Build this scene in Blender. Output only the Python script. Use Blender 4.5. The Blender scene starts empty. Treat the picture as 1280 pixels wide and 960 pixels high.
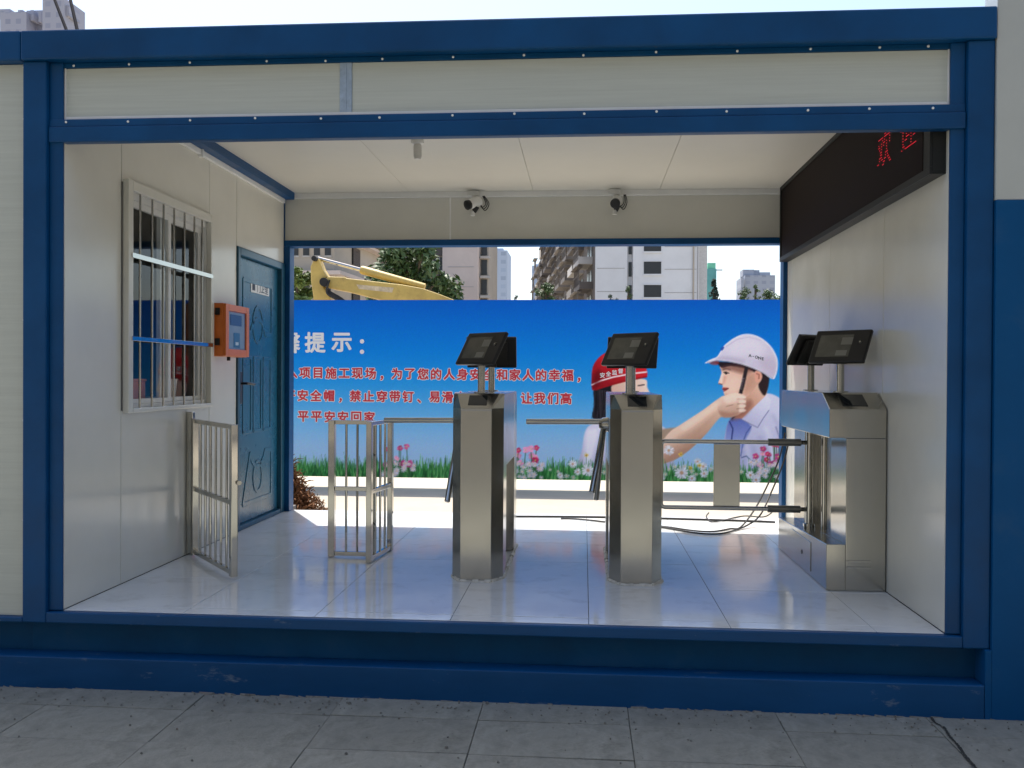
import bpy, bmesh, math, random
import numpy as np
from mathutils import Vector, Matrix
random.seed(7)
S = bpy.context.scene
COL = S.collection

# ------------------------------------------------------------------ camera
F_PX = 1140.52
CAM = np.array([2.3219, -3.8943, 1.0584])
RM = np.array([[0.99690929, 0.07836286, 0.00557907],
               [-0.00620582, 0.00775673, 0.99995066],
               [-0.07831571, 0.99689473, -0.00821906]])      # right, up, forward
cd = bpy.data.cameras.new('camera')
cam = bpy.data.objects.new('camera', cd)
COL.objects.link(cam)
cd.sensor_width = 36.0
cd.lens = F_PX / 1280 * 36
cd.clip_start = 0.05
cd.clip_end = 3000
M = Matrix.Identity(4)
for i in range(3):
    M[i][0], M[i][1], M[i][2], M[i][3] = RM[0][i], RM[1][i], -RM[2][i], CAM[i]
cam.matrix_world = M
S.camera = cam


def px(u, v, y):
    """photo pixel (1280x960) -> world point on the plane at depth y"""
    d = RM.T @ np.array([(u - 640) / F_PX, (480 - v) / F_PX, 1.0])
    p = CAM + d * (y - CAM[1]) / d[1]
    return float(p[0]), float(p[1]), float(p[2])


def pxf(u, v, z):
    d = RM.T @ np.array([(u - 640) / F_PX, (480 - v) / F_PX, 1.0])
    p = CAM + d * (z - CAM[2]) / d[2]
    return float(p[0]), float(p[1]), float(p[2])


# ------------------------------------------------------------------ light
SUN = Vector((-0.20, 0.355, 1.0)).normalized()
W = bpy.data.worlds.new('World')
S.world = W
W.use_nodes = True
nt = W.node_tree
bg = nt.nodes['Background']
sky = nt.nodes.new('ShaderNodeTexSky')
sky.sky_type = 'NISHITA'
sky.sun_disc = False
sky.sun_elevation = math.asin(SUN.z)
sky.sun_rotation = math.atan2(SUN.x, SUN.y)
sky.air_density = 1.0
sky.dust_density = 2.5
sky.ozone_density = 1.0
nt.links.new(sky.outputs[0], bg.inputs[0])
bg.inputs[1].default_value = 0.15
sl = bpy.data.lights.new('sun', 'SUN')
sl.energy = 4.0
sl.angle = math.radians(0.53)
sl.color = (1.0, 0.95, 0.87)
so = bpy.data.objects.new('sun', sl)
COL.objects.link(so)
so.rotation_euler = (-SUN).to_track_quat('-Z', 'Y').to_euler()
so.location = (0, 0, 20)
S.view_settings.view_transform = 'Standard'
S.view_settings.look = 'None'
S.view_settings.gamma = 1.0
S.view_settings.use_curve_mapping = False
S.view_settings.exposure = 0.9
S.cycles.max_bounces = 10
S.cycles.diffuse_bounces = 6
S.cycles.glossy_bounces = 5
S.cycles.sample_clamp_indirect = 6.0


# ------------------------------------------------------------------ materials
def lin(c):
    c = c / 255.0
    return c / 12.92 if c <= 0.04045 else ((c + 0.055) / 1.055) ** 2.4


def L(r, g, b):
    return (lin(r), lin(g), lin(b), 1)


def mat(name, col, rough=0.6, metal=0.0, var=0.12, vscale=6.0, bump=0.0, bscale=60.0, spec=0.5,
        stretch=(1, 1, 1), rvar=0.0, dirt=None, rnd=0.0):
    m = bpy.data.materials.new(name)
    m.use_nodes = True
    n, l = m.node_tree.nodes, m.node_tree.links
    b = n['Principled BSDF']
    b.inputs['Roughness'].default_value = rough
    b.inputs['Metallic'].default_value = metal
    b.inputs['Specular IOR Level'].default_value = spec
    tc = n.new('ShaderNodeTexCoord')
    mp = n.new('ShaderNodeMapping')
    mp.inputs['Scale'].default_value = stretch
    l.new(tc.outputs['Object'], mp.inputs[0])
    col = tuple(col[:3]) + (1,)
    nz = n.new('ShaderNodeTexNoise')
    nz.inputs['Scale'].default_value = vscale
    nz.inputs['Detail'].default_value = 6
    nz.inputs['Roughness'].default_value = 0.62
    l.new(mp.outputs[0], nz.inputs['Vector'])
    mr = n.new('ShaderNodeMapRange')
    mr.inputs[1].default_value = 0.3
    mr.inputs[2].default_value = 0.7
    mr.inputs[3].default_value = 1 - var
    mr.inputs[4].default_value = 1 + var
    l.new(nz.outputs[0], mr.inputs[0])
    fac = mr.outputs[0]
    if rnd:
        oi = n.new('ShaderNodeObjectInfo')
        m2 = n.new('ShaderNodeMapRange')
        m2.inputs[3].default_value = 1 - rnd
        m2.inputs[4].default_value = 1 + rnd
        l.new(oi.outputs['Random'], m2.inputs[0])
        mu = n.new('ShaderNodeMath')
        mu.operation = 'MULTIPLY'
        l.new(fac, mu.inputs[0])
        l.new(m2.outputs[0], mu.inputs[1])
        fac = mu.outputs[0]
    vm = n.new('ShaderNodeVectorMath')
    vm.operation = 'SCALE'
    vm.inputs[0].default_value = col[:3]
    l.new(fac, vm.inputs['Scale'])
    out = vm.outputs[0]
    if dirt:
        dcol, dscale, lo, hi, amt = dirt
        nd = n.new('ShaderNodeTexNoise')
        nd.inputs['Scale'].default_value = dscale
        nd.inputs['Detail'].default_value = 9
        nd.inputs['Roughness'].default_value = 0.7
        l.new(mp.outputs[0], nd.inputs['Vector'])
        md = n.new('ShaderNodeMapRange')
        md.inputs[1].default_value = lo
        md.inputs[2].default_value = hi
        md.inputs[4].default_value = amt
        l.new(nd.outputs[0], md.inputs[0])
        mx = n.new('ShaderNodeMix')
        mx.data_type = 'RGBA'
        l.new(md.outputs[0], mx.inputs[0])
        l.new(out, mx.inputs[6])
        mx.inputs[7].default_value = tuple(dcol[:3]) + (1,)
        out = mx.outputs[2]
    l.new(out, b.inputs['Base Color'])
    if rvar:
        mv = n.new('ShaderNodeMapRange')
        mv.inputs[1].default_value = 0.3
        mv.inputs[2].default_value = 0.7
        mv.inputs[3].default_value = max(0.02, rough - rvar)
        mv.inputs[4].default_value = rough + rvar
        l.new(nz.outputs[0], mv.inputs[0])
        l.new(mv.outputs[0], b.inputs['Roughness'])
    if bump:
        nb = n.new('ShaderNodeTexNoise')
        nb.inputs['Scale'].default_value = bscale
        nb.inputs['Detail'].default_value = 5
        l.new(mp.outputs[0], nb.inputs['Vector'])
        bp = n.new('ShaderNodeBump')
        bp.inputs['Strength'].default_value = bump
        bp.inputs['Distance'].default_value = 0.01
        l.new(nb.outputs[0], bp.inputs['Height'])
        l.new(bp.outputs[0], b.inputs['Normal'])
    return m


def glass(name, col=(0.94, 0.96, 0.97), mixf=0.75, rough=0.02):
    """thin pane: mostly clear, partly mirror"""
    m = bpy.data.materials.new(name)
    m.use_nodes = True
    n, l = m.node_tree.nodes, m.node_tree.links
    o = n['Material Output']
    n.remove(n['Principled BSDF'])
    t = n.new('ShaderNodeBsdfTransparent')
    t.inputs[0].default_value = col + (1,)
    g = n.new('ShaderNodeBsdfGlossy')
    g.inputs['Roughness'].default_value = rough
    fr = n.new('ShaderNodeFresnel')
    fr.inputs[0].default_value = 1.5
    ge = n.new('ShaderNodeNewGeometry')
    sb_ = n.new('ShaderNodeMath')
    sb_.operation = 'SUBTRACT'
    sb_.inputs[0].default_value = 1.0
    l.new(ge.outputs['Backfacing'], sb_.inputs[1])
    ml = n.new('ShaderNodeMath')
    ml.operation = 'MULTIPLY'
    l.new(fr.outputs[0], ml.inputs[0])
    l.new(sb_.outputs[0], ml.inputs[1])
    mx = n.new('ShaderNodeMixShader')
    l.new(ml.outputs[0], mx.inputs[0])
    l.new(t.outputs[0], mx.inputs[1])
    l.new(g.outputs[0], mx.inputs[2])
    l.new(mx.outputs[0], o.inputs[0])
    return m


def emit(name, col, s):
    m = bpy.data.materials.new(name)
    m.use_nodes = True
    b = m.node_tree.nodes['Principled BSDF']
    b.inputs['Base Color'].default_value = (0.02, 0, 0, 1)
    b.inputs['Emission Color'].default_value = col
    b.inputs['Emission Strength'].default_value = s
    return m


BLUE = mat('blue_paint', (0.001, 0.058, 0.175), 0.40, spec=0.25, var=0.18, vscale=3, bump=0.25, bscale=3.5, rvar=0.12,
           dirt=((0.03, 0.06, 0.11), 5, 0.62, 0.85, 0.3))
SILL = mat('blue_paint_scuffed', (0.001, 0.058, 0.172), 0.38, spec=0.3, var=0.2, vscale=3, bump=0.1, bscale=25, rvar=0.1, stretch=(0.35, 1, 1),
           dirt=((0.22, 0.27, 0.31), 14, 0.62, 0.70, 0.55))
BLUED = mat('blue_paint_weathered', (0.001, 0.055, 0.15), 0.52, spec=0.15, var=0.16, vscale=4, bump=0.12, bscale=30, rvar=0.1,
            dirt=((0.05, 0.075, 0.10), 4, 0.55, 0.85, 0.35))
HOARD = mat('hoarding_blue', (0.001, 0.070, 0.205), 0.5, spec=0.15, var=0.1, vscale=1.5, bump=0.06, bscale=12,
            dirt=((0.05, 0.10, 0.17), 3, 0.55, 0.8, 0.4))
HOARDW = mat('hoarding_white', (0.48, 0.50, 0.47), 0.5, var=0.06, vscale=2, bump=0.03, bscale=12)
PANEL = mat('white_panel', (0.64, 0.63, 0.57), 0.21, var=0.04, vscale=2.2, rvar=0.05, bump=0.012, bscale=5)
FASC = mat('fascia_panel_paint', (0.51, 0.535, 0.48), 0.42, var=0.06, vscale=2.0, stretch=(1, 1, 40), bump=0.05,
           bscale=6, dirt=((0.40, 0.42, 0.36), 1.3, 0.52, 0.8, 0.45))
CEIL = mat('ceiling_panel_paint', (0.65, 0.63, 0.57), 0.38, var=0.03, vscale=1.5, bump=0.012, bscale=6)
TRIM = mat('white_trim', (0.80, 0.80, 0.78), 0.4, var=0.05)
TILE = mat('floor_tile_glaze', (0.74, 0.75, 0.745), 0.09, var=0.04, vscale=3, rvar=0.05, spec=0.38, rnd=0.03,
           dirt=((0.42, 0.40, 0.36), 5.5, 0.52, 0.75, 0.5))
GROUT = mat('grout', (0.10, 0.10, 0.10), 0.9)
STEEL = mat('brushed_steel', (0.48, 0.468, 0.43), 0.20, 1.0, var=0.04, vscale=5, rvar=0.04, dirt=((0.34, 0.32, 0.27), 2.5, 0.45, 0.8, 0.55))
STEELP = mat('polished_steel', (0.52, 0.508, 0.47), 0.10, 1.0, var=0.06, vscale=8, rvar=0.05)
BLACK = mat('black_plastic', (0.010, 0.010, 0.011), 0.35, var=0.1)
BLACKM = mat('black_matte', (0.012, 0.012, 0.012), 0.7, var=0.1)
RUBBER = mat('black_rubber', (0.015, 0.014, 0.013), 0.55)
GALV = mat('galvanised_steel', (0.36, 0.45, 0.56), 0.4, 0.4, var=0.2, vscale=25)
DOORB = mat('door_blue', (0.010, 0.10, 0.175), 0.28, var=0.08, vscale=4, rvar=0.06)
DOORF = mat('door_frame_blue', (0.010, 0.07, 0.12), 0.32, var=0.08)
ORANGE = mat('orange_lacquer', (0.62, 0.155, 0.025), 0.35, var=0.12, vscale=9)
WHITEP = mat('white_plastic', (0.70, 0.70, 0.68), 0.4, var=0.04)
LEDF = mat('led_mesh', (0.011, 0.0055, 0.0045), 0.7, spec=0.15, var=0.25, vscale=200)
LEDR = mat('led_frame', (0.010, 0.012, 0.012), 0.5, spec=0.3)
SEAL = mat('sealant', (0.62, 0.60, 0.54), 0.7, var=0.2, vscale=40, bump=0.3, bscale=80)
SLAB = mat('paving_concrete', (0.245, 0.245, 0.21), 0.85, var=0.30, vscale=7, bump=0.35, bscale=90, rnd=0.07,
           dirt=((0.09, 0.088, 0.07), 6.5, 0.48, 0.68, 0.6))
MORTAR = mat('mortar', (0.17, 0.165, 0.145), 0.95, var=0.3, vscale=30, bump=0.6, bscale=60,
             dirt=((0.20, 0.10, 0.055), 9, 0.55, 0.7, 0.6))
SOIL = mat('joint_soil', (0.06, 0.06, 0.052), 1.0)
SITE = mat('site_concrete', (0.405, 0.36, 0.285), 0.9, var=0.10, vscale=1.3, bump=0.25, bscale=40)
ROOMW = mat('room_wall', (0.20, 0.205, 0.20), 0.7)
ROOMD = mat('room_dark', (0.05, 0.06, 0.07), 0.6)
FIBRE = mat('palm_fibre', (0.17, 0.075, 0.03), 0.95, var=0.6, vscale=25)
BRICKG = mat('grey_brick', (0.19, 0.17, 0.155), 0.9, var=0.2, vscale=30, bump=0.4)
GLASS = glass('window_glass')
GLASSB = mat('dark_glass', (0.015, 0.018, 0.02), 0.06, spec=0.6)
SCREEN = mat('idle_screen', (0.11, 0.11, 0.095), 0.12, var=0.3, vscale=7)


# ------------------------------------------------------------------ mesh helpers
class MB:
    def __init__(s):
        s.v, s.f = [], []

    def add(s, vs, fs):
        k = len(s.v)
        s.v += [tuple(map(float, p)) for p in vs]
        s.f += [tuple(i + k for i in f) for f in fs]
        return s

    def box(s, x0, x1, y0, y1, z0, z1):
        return s.add([(x0, y0, z0), (x1, y0, z0), (x1, y1, z0), (x0, y1, z0), (x0, y0, z1), (x1, y0, z1), (x1, y1, z1), (x0, y1, z1)],
                     [(0, 3, 2, 1), (4, 5, 6, 7), (0, 1, 5, 4), (1, 2, 6, 5), (2, 3, 7, 6), (3, 0, 4, 7)])

    def obox(s, c, ax, h):
        c = Vector(c)
        a = [Vector(q) * k for q, k in zip(ax, h)]
        vs = [c + a[0] * i + a[1] * j + a[2] * k for k in (-1, 1) for i, j in ((-1, -1), (1, -1), (1, 1), (-1, 1))]
        return s.add(vs, [(0, 3, 2, 1), (4, 5, 6, 7), (0, 1, 5, 4), (1, 2, 6, 5), (2, 3, 7, 6), (3, 0, 4, 7)])

    def prism(s, poly, axis, a, b):
        """polygon of 2-D points extruded along axis from a to b; the 2-D order is the remaining axes in xyz order"""
        n = len(poly)

        def mk(p, t):
            return {'x': (t, p[0], p[1]), 'y': (p[0], t, p[1]), 'z': (p[0], p[1], t)}[axis]
        vs = [mk(p, a) for p in poly] + [mk(p, b) for p in poly]
        fs = [tuple(range(n)), tuple(range(2 * n - 1, n - 1, -1))] + [(i, n + i, n + (i + 1) % n, (i + 1) % n) for i in range(n)]
        return s.add(vs, fs)

    def loft(s, rings):
        n = len(rings[0])
        vs = [p for r in rings for p in r]
        fs = [tuple(range(n))[::-1], tuple(range((len(rings) - 1) * n, len(rings) * n))]
        for k in range(len(rings) - 1):
            fs += [(k * n + i, k * n + (i + 1) % n, (k + 1) * n + (i + 1) % n, (k + 1) * n + i) for i in range(n)]
        return s.add(vs, fs)

    def tube(s, pts, r, n=10, cap=True):
        pts = [Vector(p) for p in pts]
        rs = r if isinstance(r, (list, tuple)) else [r] * len(pts)
        rings = []
        up = None
        for i, p in enumerate(pts):
            t = (pts[min(i + 1, len(pts) - 1)] - pts[max(i - 1, 0)]).normalized()
            if up is None:
                up = t.orthogonal().normalized()
            up = (up - t * up.dot(t)).normalized()
            w = t.cross(up)
            rings.append([p + (up * math.cos(2 * math.pi * k / n) + w * math.sin(2 * math.pi * k / n)) * rs[i] for k in range(n)])
        vs = [q for g in rings for q in g]
        fs = []
        for k in range(len(pts) - 1):
            fs += [(k * n + i, k * n + (i + 1) % n, (k + 1) * n + (i + 1) % n, (k + 1) * n + i) for i in range(n)]
        if cap:
            fs += [tuple(range(n))[::-1], tuple(range((len(pts) - 1) * n, len(pts) * n))]
        return s.add(vs, fs)

    def build(s, name, m, parent=None, bev=0.0, smooth=False, loc=None):
        o0 = Vector((0, 0, 0))
        p = parent
        while p is not None:
            o0 += p.location
            p = p.parent
        own = Vector(loc) if loc is not None else Vector((0, 0, 0))
        me = bpy.data.meshes.new(name)
        me.from_pydata([tuple(Vector(q) - o0 - own) for q in s.v], [], s.f)
        bm = bmesh.new()
        bm.from_mesh(me)
        bmesh.ops.recalc_face_normals(bm, faces=bm.faces)
        bm.to_mesh(me)
        bm.free()
        if smooth:
            for q in me.polygons:
                q.use_smooth = True
        if m:
            me.materials.append(m)
        o = bpy.data.objects.new(name, me)
        COL.objects.link(o)
        if parent is not None:
            o.parent = parent
        o.location = own
        if bev:
            b = o.modifiers.new('Bevel', 'BEVEL')
            b.width = bev
            b.segments = 2
            b.limit_method = 'ANGLE'
            b.angle_limit = math.radians(40)
        if smooth:
            try:
                me.set_sharp_from_angle(angle=math.radians(38))
            except Exception:
                pass
        return o


def B(*a):
    return MB().box(*a)


def tag(o, label=None, cat=None, group=None, kind=None):
    for k, v in (('label', label), ('category', cat), ('group', group), ('kind', kind)):
        if v:
            o[k] = v
    return o


def thing(name, loc, label, cat, group=None):
    o = bpy.data.objects.new(name, None)
    COL.objects.link(o)
    o.location = loc
    o.empty_display_size = 0.1
    return tag(o, label, cat, group)


def inst(name, me, parent, loc):
    o = bpy.data.objects.new(name, me)
    COL.objects.link(o)
    o.parent = parent
    o.location = loc
    return o


def copy_tree(o, parent=None):
    c = o.copy()
    COL.objects.link(c)
    c.parent = parent
    for ch in list(o.children):
        copy_tree(ch, c)
    return c


def spline(pts, n=8):
    P = [np.array(p, float) for p in pts]
    out = []
    for i in range(len(P) - 1):
        a, b, c, d = P[max(i - 1, 0)], P[i], P[i + 1], P[min(i + 2, len(P) - 1)]
        for k in range(n):
            t = k / n
            out.append(0.5 * (2 * b + (c - a) * t + (2 * a - 5 * b + 4 * c - d) * t * t + (3 * b - 3 * c + d - a) * t ** 3))
    out.append(P[-1])
    return [tuple(p) for p in out]


BOARD_GAIN = 1.35
GZ = -0.35                       # street level; the cabin floor is z = 0

# ------------------------------------------------------------------ ground
g = B(-900, 900, -400, 1400, GZ - 0.3, GZ - 0.004).build('ground', SITE)
tag(g, kind='structure')
rd = B(-200, 200, -12.4, -6.605, GZ - 0.0035, GZ - 0.001).build('added_road', mat('asphalt', (0.055, 0.055, 0.056), 0.9, var=0.2, vscale=4, bump=0.4, bscale=120))
tag(rd, kind='structure')  # unseen dark asphalt, added to cut warm ground bounce onto the cabin
pv = bpy.data.objects.new('pavement', None)
COL.objects.link(pv)
tag(pv, kind='structure')
pv.location = (0, 0, GZ)
B(-3.5, 7.5, -6.6, 0.05, GZ - 0.003, GZ - 0.0005).build('joint_bed', SOIL, pv)
SX, SY = 0.611, 0.335
slab_me = []
for k in range(4):
    mb = MB()
    j = 0.0022
    bm = bmesh.new()
    bmesh.ops.create_grid(bm, x_segments=1, y_segments=1, size=0.5)
    bm.free()
    ob = B(-SX / 2 + 0.0011, SX / 2 - 0.0011, -SY / 2 + j, SY / 2 - j, -0.0, 0.012 + 0.0012 * k).build('paving_slab_shape', SLAB, None, 0.003)
    dg = bpy.context.evaluated_depsgraph_get()
    me = bpy.data.meshes.new_from_object(ob.evaluated_get(dg))
    slab_me.append(me)
    bpy.data.objects.remove(ob)
rg = random.Random(3)
for r in range(14):
    for c in range(16):
        x = 0.07 - SX * 4.5 + SX * c
        y = 0.11 - SY * (r + 0.5)
        if y > -0.03 - 0.02 and r == 0:
            pass
        o = inst('paving_slab', slab_me[rg.randrange(4)], pv, (x, y - 0.0, 0))
        o.rotation_euler = (rg.uniform(-.004, .004), rg.uniform(-.003, .003), rg.uniform(-.006, .006))

ck = MB()
rg = random.Random(21)
cr = [pxf(u, v, GZ) for u, v in ((1163, 899), (1168, 908), (1180, 915), (1187, 926), (1197, 937), (1206, 950), (1218, 964), (1232, 980))]
cr = spline(cr, 5)
for i in range(len(cr) - 1):
    a, b = cr[i], cr[i + 1]
    wa, wb = [0.0035 + 0.004 * rg.random() for _ in range(2)]
    z = GZ + 0.0185
    ck.add([(a[0] - wa, a[1], z), (a[0] + wa, a[1], z), (b[0] + wb, b[1], z), (b[0] - wb, b[1], z)], [(0, 1, 2, 3)])
ck.build('crack', mat('crack_dirt', (0.03, 0.03, 0.027), 1.0), pv)
# ------------------------------------------------------------------ unseen building added behind the viewer for shade and steel reflections
STUC = mat('street_stucco', (0.24, 0.225, 0.19), 0.85, var=0.15, vscale=.5)
st = thing('added_shade_building', (2, -13, GZ), 'unseen tan three-storey building added behind the viewer to shade the cabin front', 'building')
B(-26, 30, -24, -13, GZ, 11.5).build('wall', STUC, st)
B(-26.3, 30.3, -24.3, -12.6, 11.501, 11.9).build('roof', mat('street_roof', (0.12, 0.11, 0.10), .8), st)
for fz in (0.6, 4.2, 7.8):
    for k in range(13):
        xk = -24 + k * 4.2
        B(xk, xk + 2.2, -12.99, -12.93, fz, fz + 1.8).build('window', mat('street_glass', (0.03, 0.035, 0.04), 0.1) if 'street_glass' not in bpy.data.materials else bpy.data.materials['street_glass'], st)

# ------------------------------------------------------------------ gate cabin (walk-through booth)
WX, D, H = 3.8245, 3.1, 2.0897
booth = thing('gatehouse_cabin', (1.9, 0, GZ), 'open walk-through gatehouse cabin with blue steel frame, white panels and tiled floor', 'gatehouse')
bp_ = lambda mb, n, m, bev=0.003, par=booth, **k: mb.build(n, m, par, bev, **k)
# front frame
bp_(B(-0.172, -0.0625, -0.012, 0.15, -0.052, 2.446), 'post', BLUE, 0.006)
bp_(B(-0.062, 0.0, 0.012, 0.026, -0.0, 2.446), 'post_flange', BLUE, 0.004)
bp_(B(3.885, 3.992, -0.012, 0.15, -0.052, 2.446), 'post', BLUE, 0.006)
bp_(B(WX, 3.8845, 0.012, 0.026, -0.0, 2.446), 'post_flange', BLUE, 0.004)
bp_(B(-0.172, 3.992, -0.03, 0.15, 2.4465, 2.578), 'top_beam', BLUE, 0.008)
bp_(B(-0.0615, 3.884, 0.022, 0.15, 2.425, 2.4462), 'top_beam_lip', BLUED, 0.002)
bp_(B(-0.0615, 3.884, 0.0, 0.05, 2.0897, 2.158), 'lintel_beam', BLUE, 0.005)
bp_(B(-0.0615, 3.884, 0.008, 0.15, 2.1585, 2.192), 'lintel_flange', BLUE, 0.003)
# fascia panels with trim, seam strip and screws
f1 = bp_(B(-0.016, 1.252, 0.032, 0.09, 2.1925, 2.4245), 'fascia_panel', FASC, 0.002)
f2 = bp_(B(1.306, 3.822, 0.032, 0.09, 2.1925, 2.4245), 'fascia_panel', FASC, 0.002)
sm = bp_(B(1.2522, 1.3058, 0.0281, 0.09, 2.1925, 2.4245), 'seam_strip', GALV, 0.002)
bp_(B(1.2765, 1.2815, 0.0255, 0.0278, 2.208, 2.422), 'seam_rib', GALV, 0.0, sm)
bp_(B(0.0, 3.824, 0.0245, 0.0315, 2.1925, 2.2075), 'edge_trim', TRIM, 0.0)
bp_(B(0.0003, 0.0058, 0.0262, 0.0315, 2.2078, 2.4245), 'edge_trim', TRIM, 0.0)
bp_(B(3.8185, 3.8242, 0.0262, 0.0315, 2.2078, 2.4245), 'edge_trim', TRIM, 0.0)
scr = MB().tube([(0, 0, 0), (0, -0.002, 0), (0, -0.004, 0)], [0.0055, 0.0055, 0.003], 8).build('screw_shape', TRIM, None)
scr_me = scr.data
bpy.data.objects.remove(scr)
rg = random.Random(11)
x = 0.02
while x < 3.8:
    inst('screw', scr_me, booth, (x - 1.9 + rg.uniform(-.02, .02), 0.0078, 2.180 - GZ + rg.uniform(-.004, .003)))
    inst('screw', scr_me, booth, (x - 1.9 + rg.uniform(-.03, .03), 0.0218, 2.434 - GZ + rg.uniform(-.004, .004)))
    x += rg.uniform(0.24, 0.32)
# base: lip, recessed web, lower channel
bp_(B(-0.0615, 3.8845, -0.012, 0.15, -0.052, -0.003), 'sill_beam', SILL, 0.006)
bp_(B(-0.172, 3.968, 0.07, 0.16, -0.196, -0.0525), 'recessed_web', BLUED, 0.0)
bp_(B(-3.9, 3.9675, -0.028, 0.2, -0.345, -0.1965), 'base_channel', SILL, 0.006)
# floor tiles on a screed
bp_(B(-0.05, 3.87, 0.151, 3.13, -0.05, -0.0045), 'floor_screed', GROUT, 0.0)
xs = [0.001, 0.55, 1.15, 1.75, 2.35, 2.95, 3.55, WX - 0.001]
ys = [0.02, 0.114, 0.714, 1.314, 1.914, 2.514, 3.125]
for i in range(len(xs) - 1):
    for k in range(len(ys) - 1):
        y0 = ys[k] if k else 0.0195
        bp_(B(xs[i] + 0.0013, xs[i + 1] - 0.0013, y0 + 0.0013, ys[k + 1] - 0.0013, -0.003, rg.uniform(-0.0006, 0.0004)), 'floor_tile', TILE, 0.0012)
# left wall panels
def wall_panel(y0, y1, z0, z1, xa=-0.06, xb=0.0, name='wall_panel', m=PANEL):
    return bp_(B(xa, xb, y0 + 0.002, y1 - 0.002, z0, z1), name, m, 0.003)
for y0, y1, z0, z1 in ((0.0265, 0.532, 0.0005, 2.41), (0.532, 1.615, 0.0005, 0.875), (0.532, 1.615, 2.03, 2.41), (1.615, 2.058, 0.0005, 2.41), (2.058, 3.02, 1.925, 2.41)):
    wall_panel(y0, y1, z0, z1)
bp_(B(-0.045, -0.004, 0.525, 0.539, 0.001, 2.4), 'joint_strip', GROUT, 0)
bp_(B(-0.045, -0.004, 1.608, 1.622, 0.001, 2.4), 'joint_strip', GROUT, 0)
bp_(B(-0.045, -0.004, 2.02, 2.0575, 0.001, 2.4), 'joint_strip', GROUT, 0)
# skirting shadow gap, ceiling beam and trim on the left
bp_(B(-0.06, 0.085, 0.151, 3.02, 2.4155, 2.55), 'ceiling_beam', BLUE, 0.005)
bp_(B(0.0005, 0.022, 0.151, 2.985, 2.383, 2.415), 'ceiling_trim', TRIM, 0.002)
bp_(B(0.0005, 0.030, 1.44, 1.462, 2.37, 2.46), 'trim_bracket', TRIM, 0.002)
# right wall panels
for y0, y1 in ((0.0265, 0.838), (0.838, 1.847), (1.847, 2.86), (2.86, 3.02)):
    wall_panel(y0, y1, 0.0005, 2.4655, WX, WX + 0.055)
for y in (0.838, 1.847, 2.86):
    bp_(B(WX + 0.004, WX + 0.05, y - 0.006, y + 0.006, 0.001, 2.46), 'joint_strip', GROUT, 0)
# ceiling, roof, rear header
for x0, x1 in ((0.0855, 0.98), (0.98, 1.93), (1.93, 2.88), (2.88, WX + 0.05)):
    bp_(B(x0 + 0.001, x1 - 0.001, 0.151, 3.10, 2.4665, 2.50), 'ceiling_panel', CEIL, 0.002)
bp_(B(-0.172, 3.992, 0.151, 3.16, 2.551, 2.577), 'roof_sheet', GALV, 0)
for x0, x1 in ((0.0, 1.296), (1.296, WX)):
    bp_(B(x0 + 0.001, x1 - 0.001, 3.045, 3.10, 2.103, 2.425), 'header_panel', PANEL, 0.002)
bp_(B(0.055, WX, 3.015, 3.06, 2.4255, 2.466), 'header_trim', TRIM, 0.002)
bp_(B(1.29, 1.302, 3.039, 3.0445, 2.104, 2.424), 'header_seam', TRIM, 0.001)
bp_(B(0.0, WX, 3.02, 3.13, 2.0564, 2.1025), 'header_beam', BLUE, 0.003)
bp_(B(0.0, 0.048, 3.0215, 3.13, 0.0005, 2.056), 'rear_post', BLUE, 0.004)
bp_(B(-0.06, -0.0005, 3.0215, 3.13, 0.0005, 2.5), 'rear_post', BLUE, 0.004)
bp_(B(WX - 0.03, WX + 0.055, 3.0215, 3.13, 0.0005, 2.056), 'rear_post', BLUE, 0.004)
bp_(B(WX, WX + 0.055, 3.0215, 3.13, 2.057, 2.5), 'rear_post', BLUE, 0.0)

# window with security grille, in the left wall
win = B(-0.001, 0.032, 0.545, 0.595, 0.862, 2.045)
win.box(-0.001, 0.032, 1.567, 1.617, 0.862, 2.045)
win.box(-0.001, 0.032, 0.5952, 1.5668, 1.995, 2.045)
win.box(-0.001, 0.032, 0.5952, 1.5668, 0.862, 0.885)
wf = win.build('window', PANEL, booth, 0.004)
B(-0.06, -0.0012, 0.56, 0.602, 0.876, 2.029).box(-0.06, -0.0012, 1.56, 1.602, 0.876, 2.029).box(-0.06, -0.0012, 0.602, 1.56, 1.96, 2.029).box(-0.06, -0.0012, 0.602, 1.56, 0.876, 0.905).build('window_frame', WHITEP, wf, 0.002)
for y0, y1, xa in ((0.603, 1.10, -0.028), (1.02, 1.558, -0.054)):
    sash = B(xa, xa + 0.022, y0, y0 + 0.036, 0.906, 1.959).box(xa, xa + 0.022, y1 - 0.036, y1, 0.906, 1.959)
    sash.box(xa, xa + 0.022, y0 + 0.0361, y1 - 0.0361, 0.906, 0.930).box(xa, xa + 0.022, y0 + 0.0361, y1 - 0.0361, 1.925, 1.959)
    sash.build('sash', WHITEP, wf, 0.001)
    B(xa + 0.009, xa + 0.013, y0 + 0.034, y1 - 0.034, 0.929, 1.927).build('pane', GLASS, wf)
for y in (0.689, 0.823, 0.954, 1.083, 1.218, 1.35, 1.46):
    rr = 0.0062
    MB().tube([(0.018, y, 0.8855), (0.018, y, 1.9945)], rr, 10).build('grille_bar', STEEL, wf, smooth=True)
B(0.0325, 0.037, 0.575, 1.585, 1.652, 1.678).build('grille_flat_bar', STEELP, wf, 0.001)
B(0.0325, 0.037, 0.575, 1.585, 1.230, 1.253).build('grille_flat_bar', STEELP, wf, 0.001)

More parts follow.
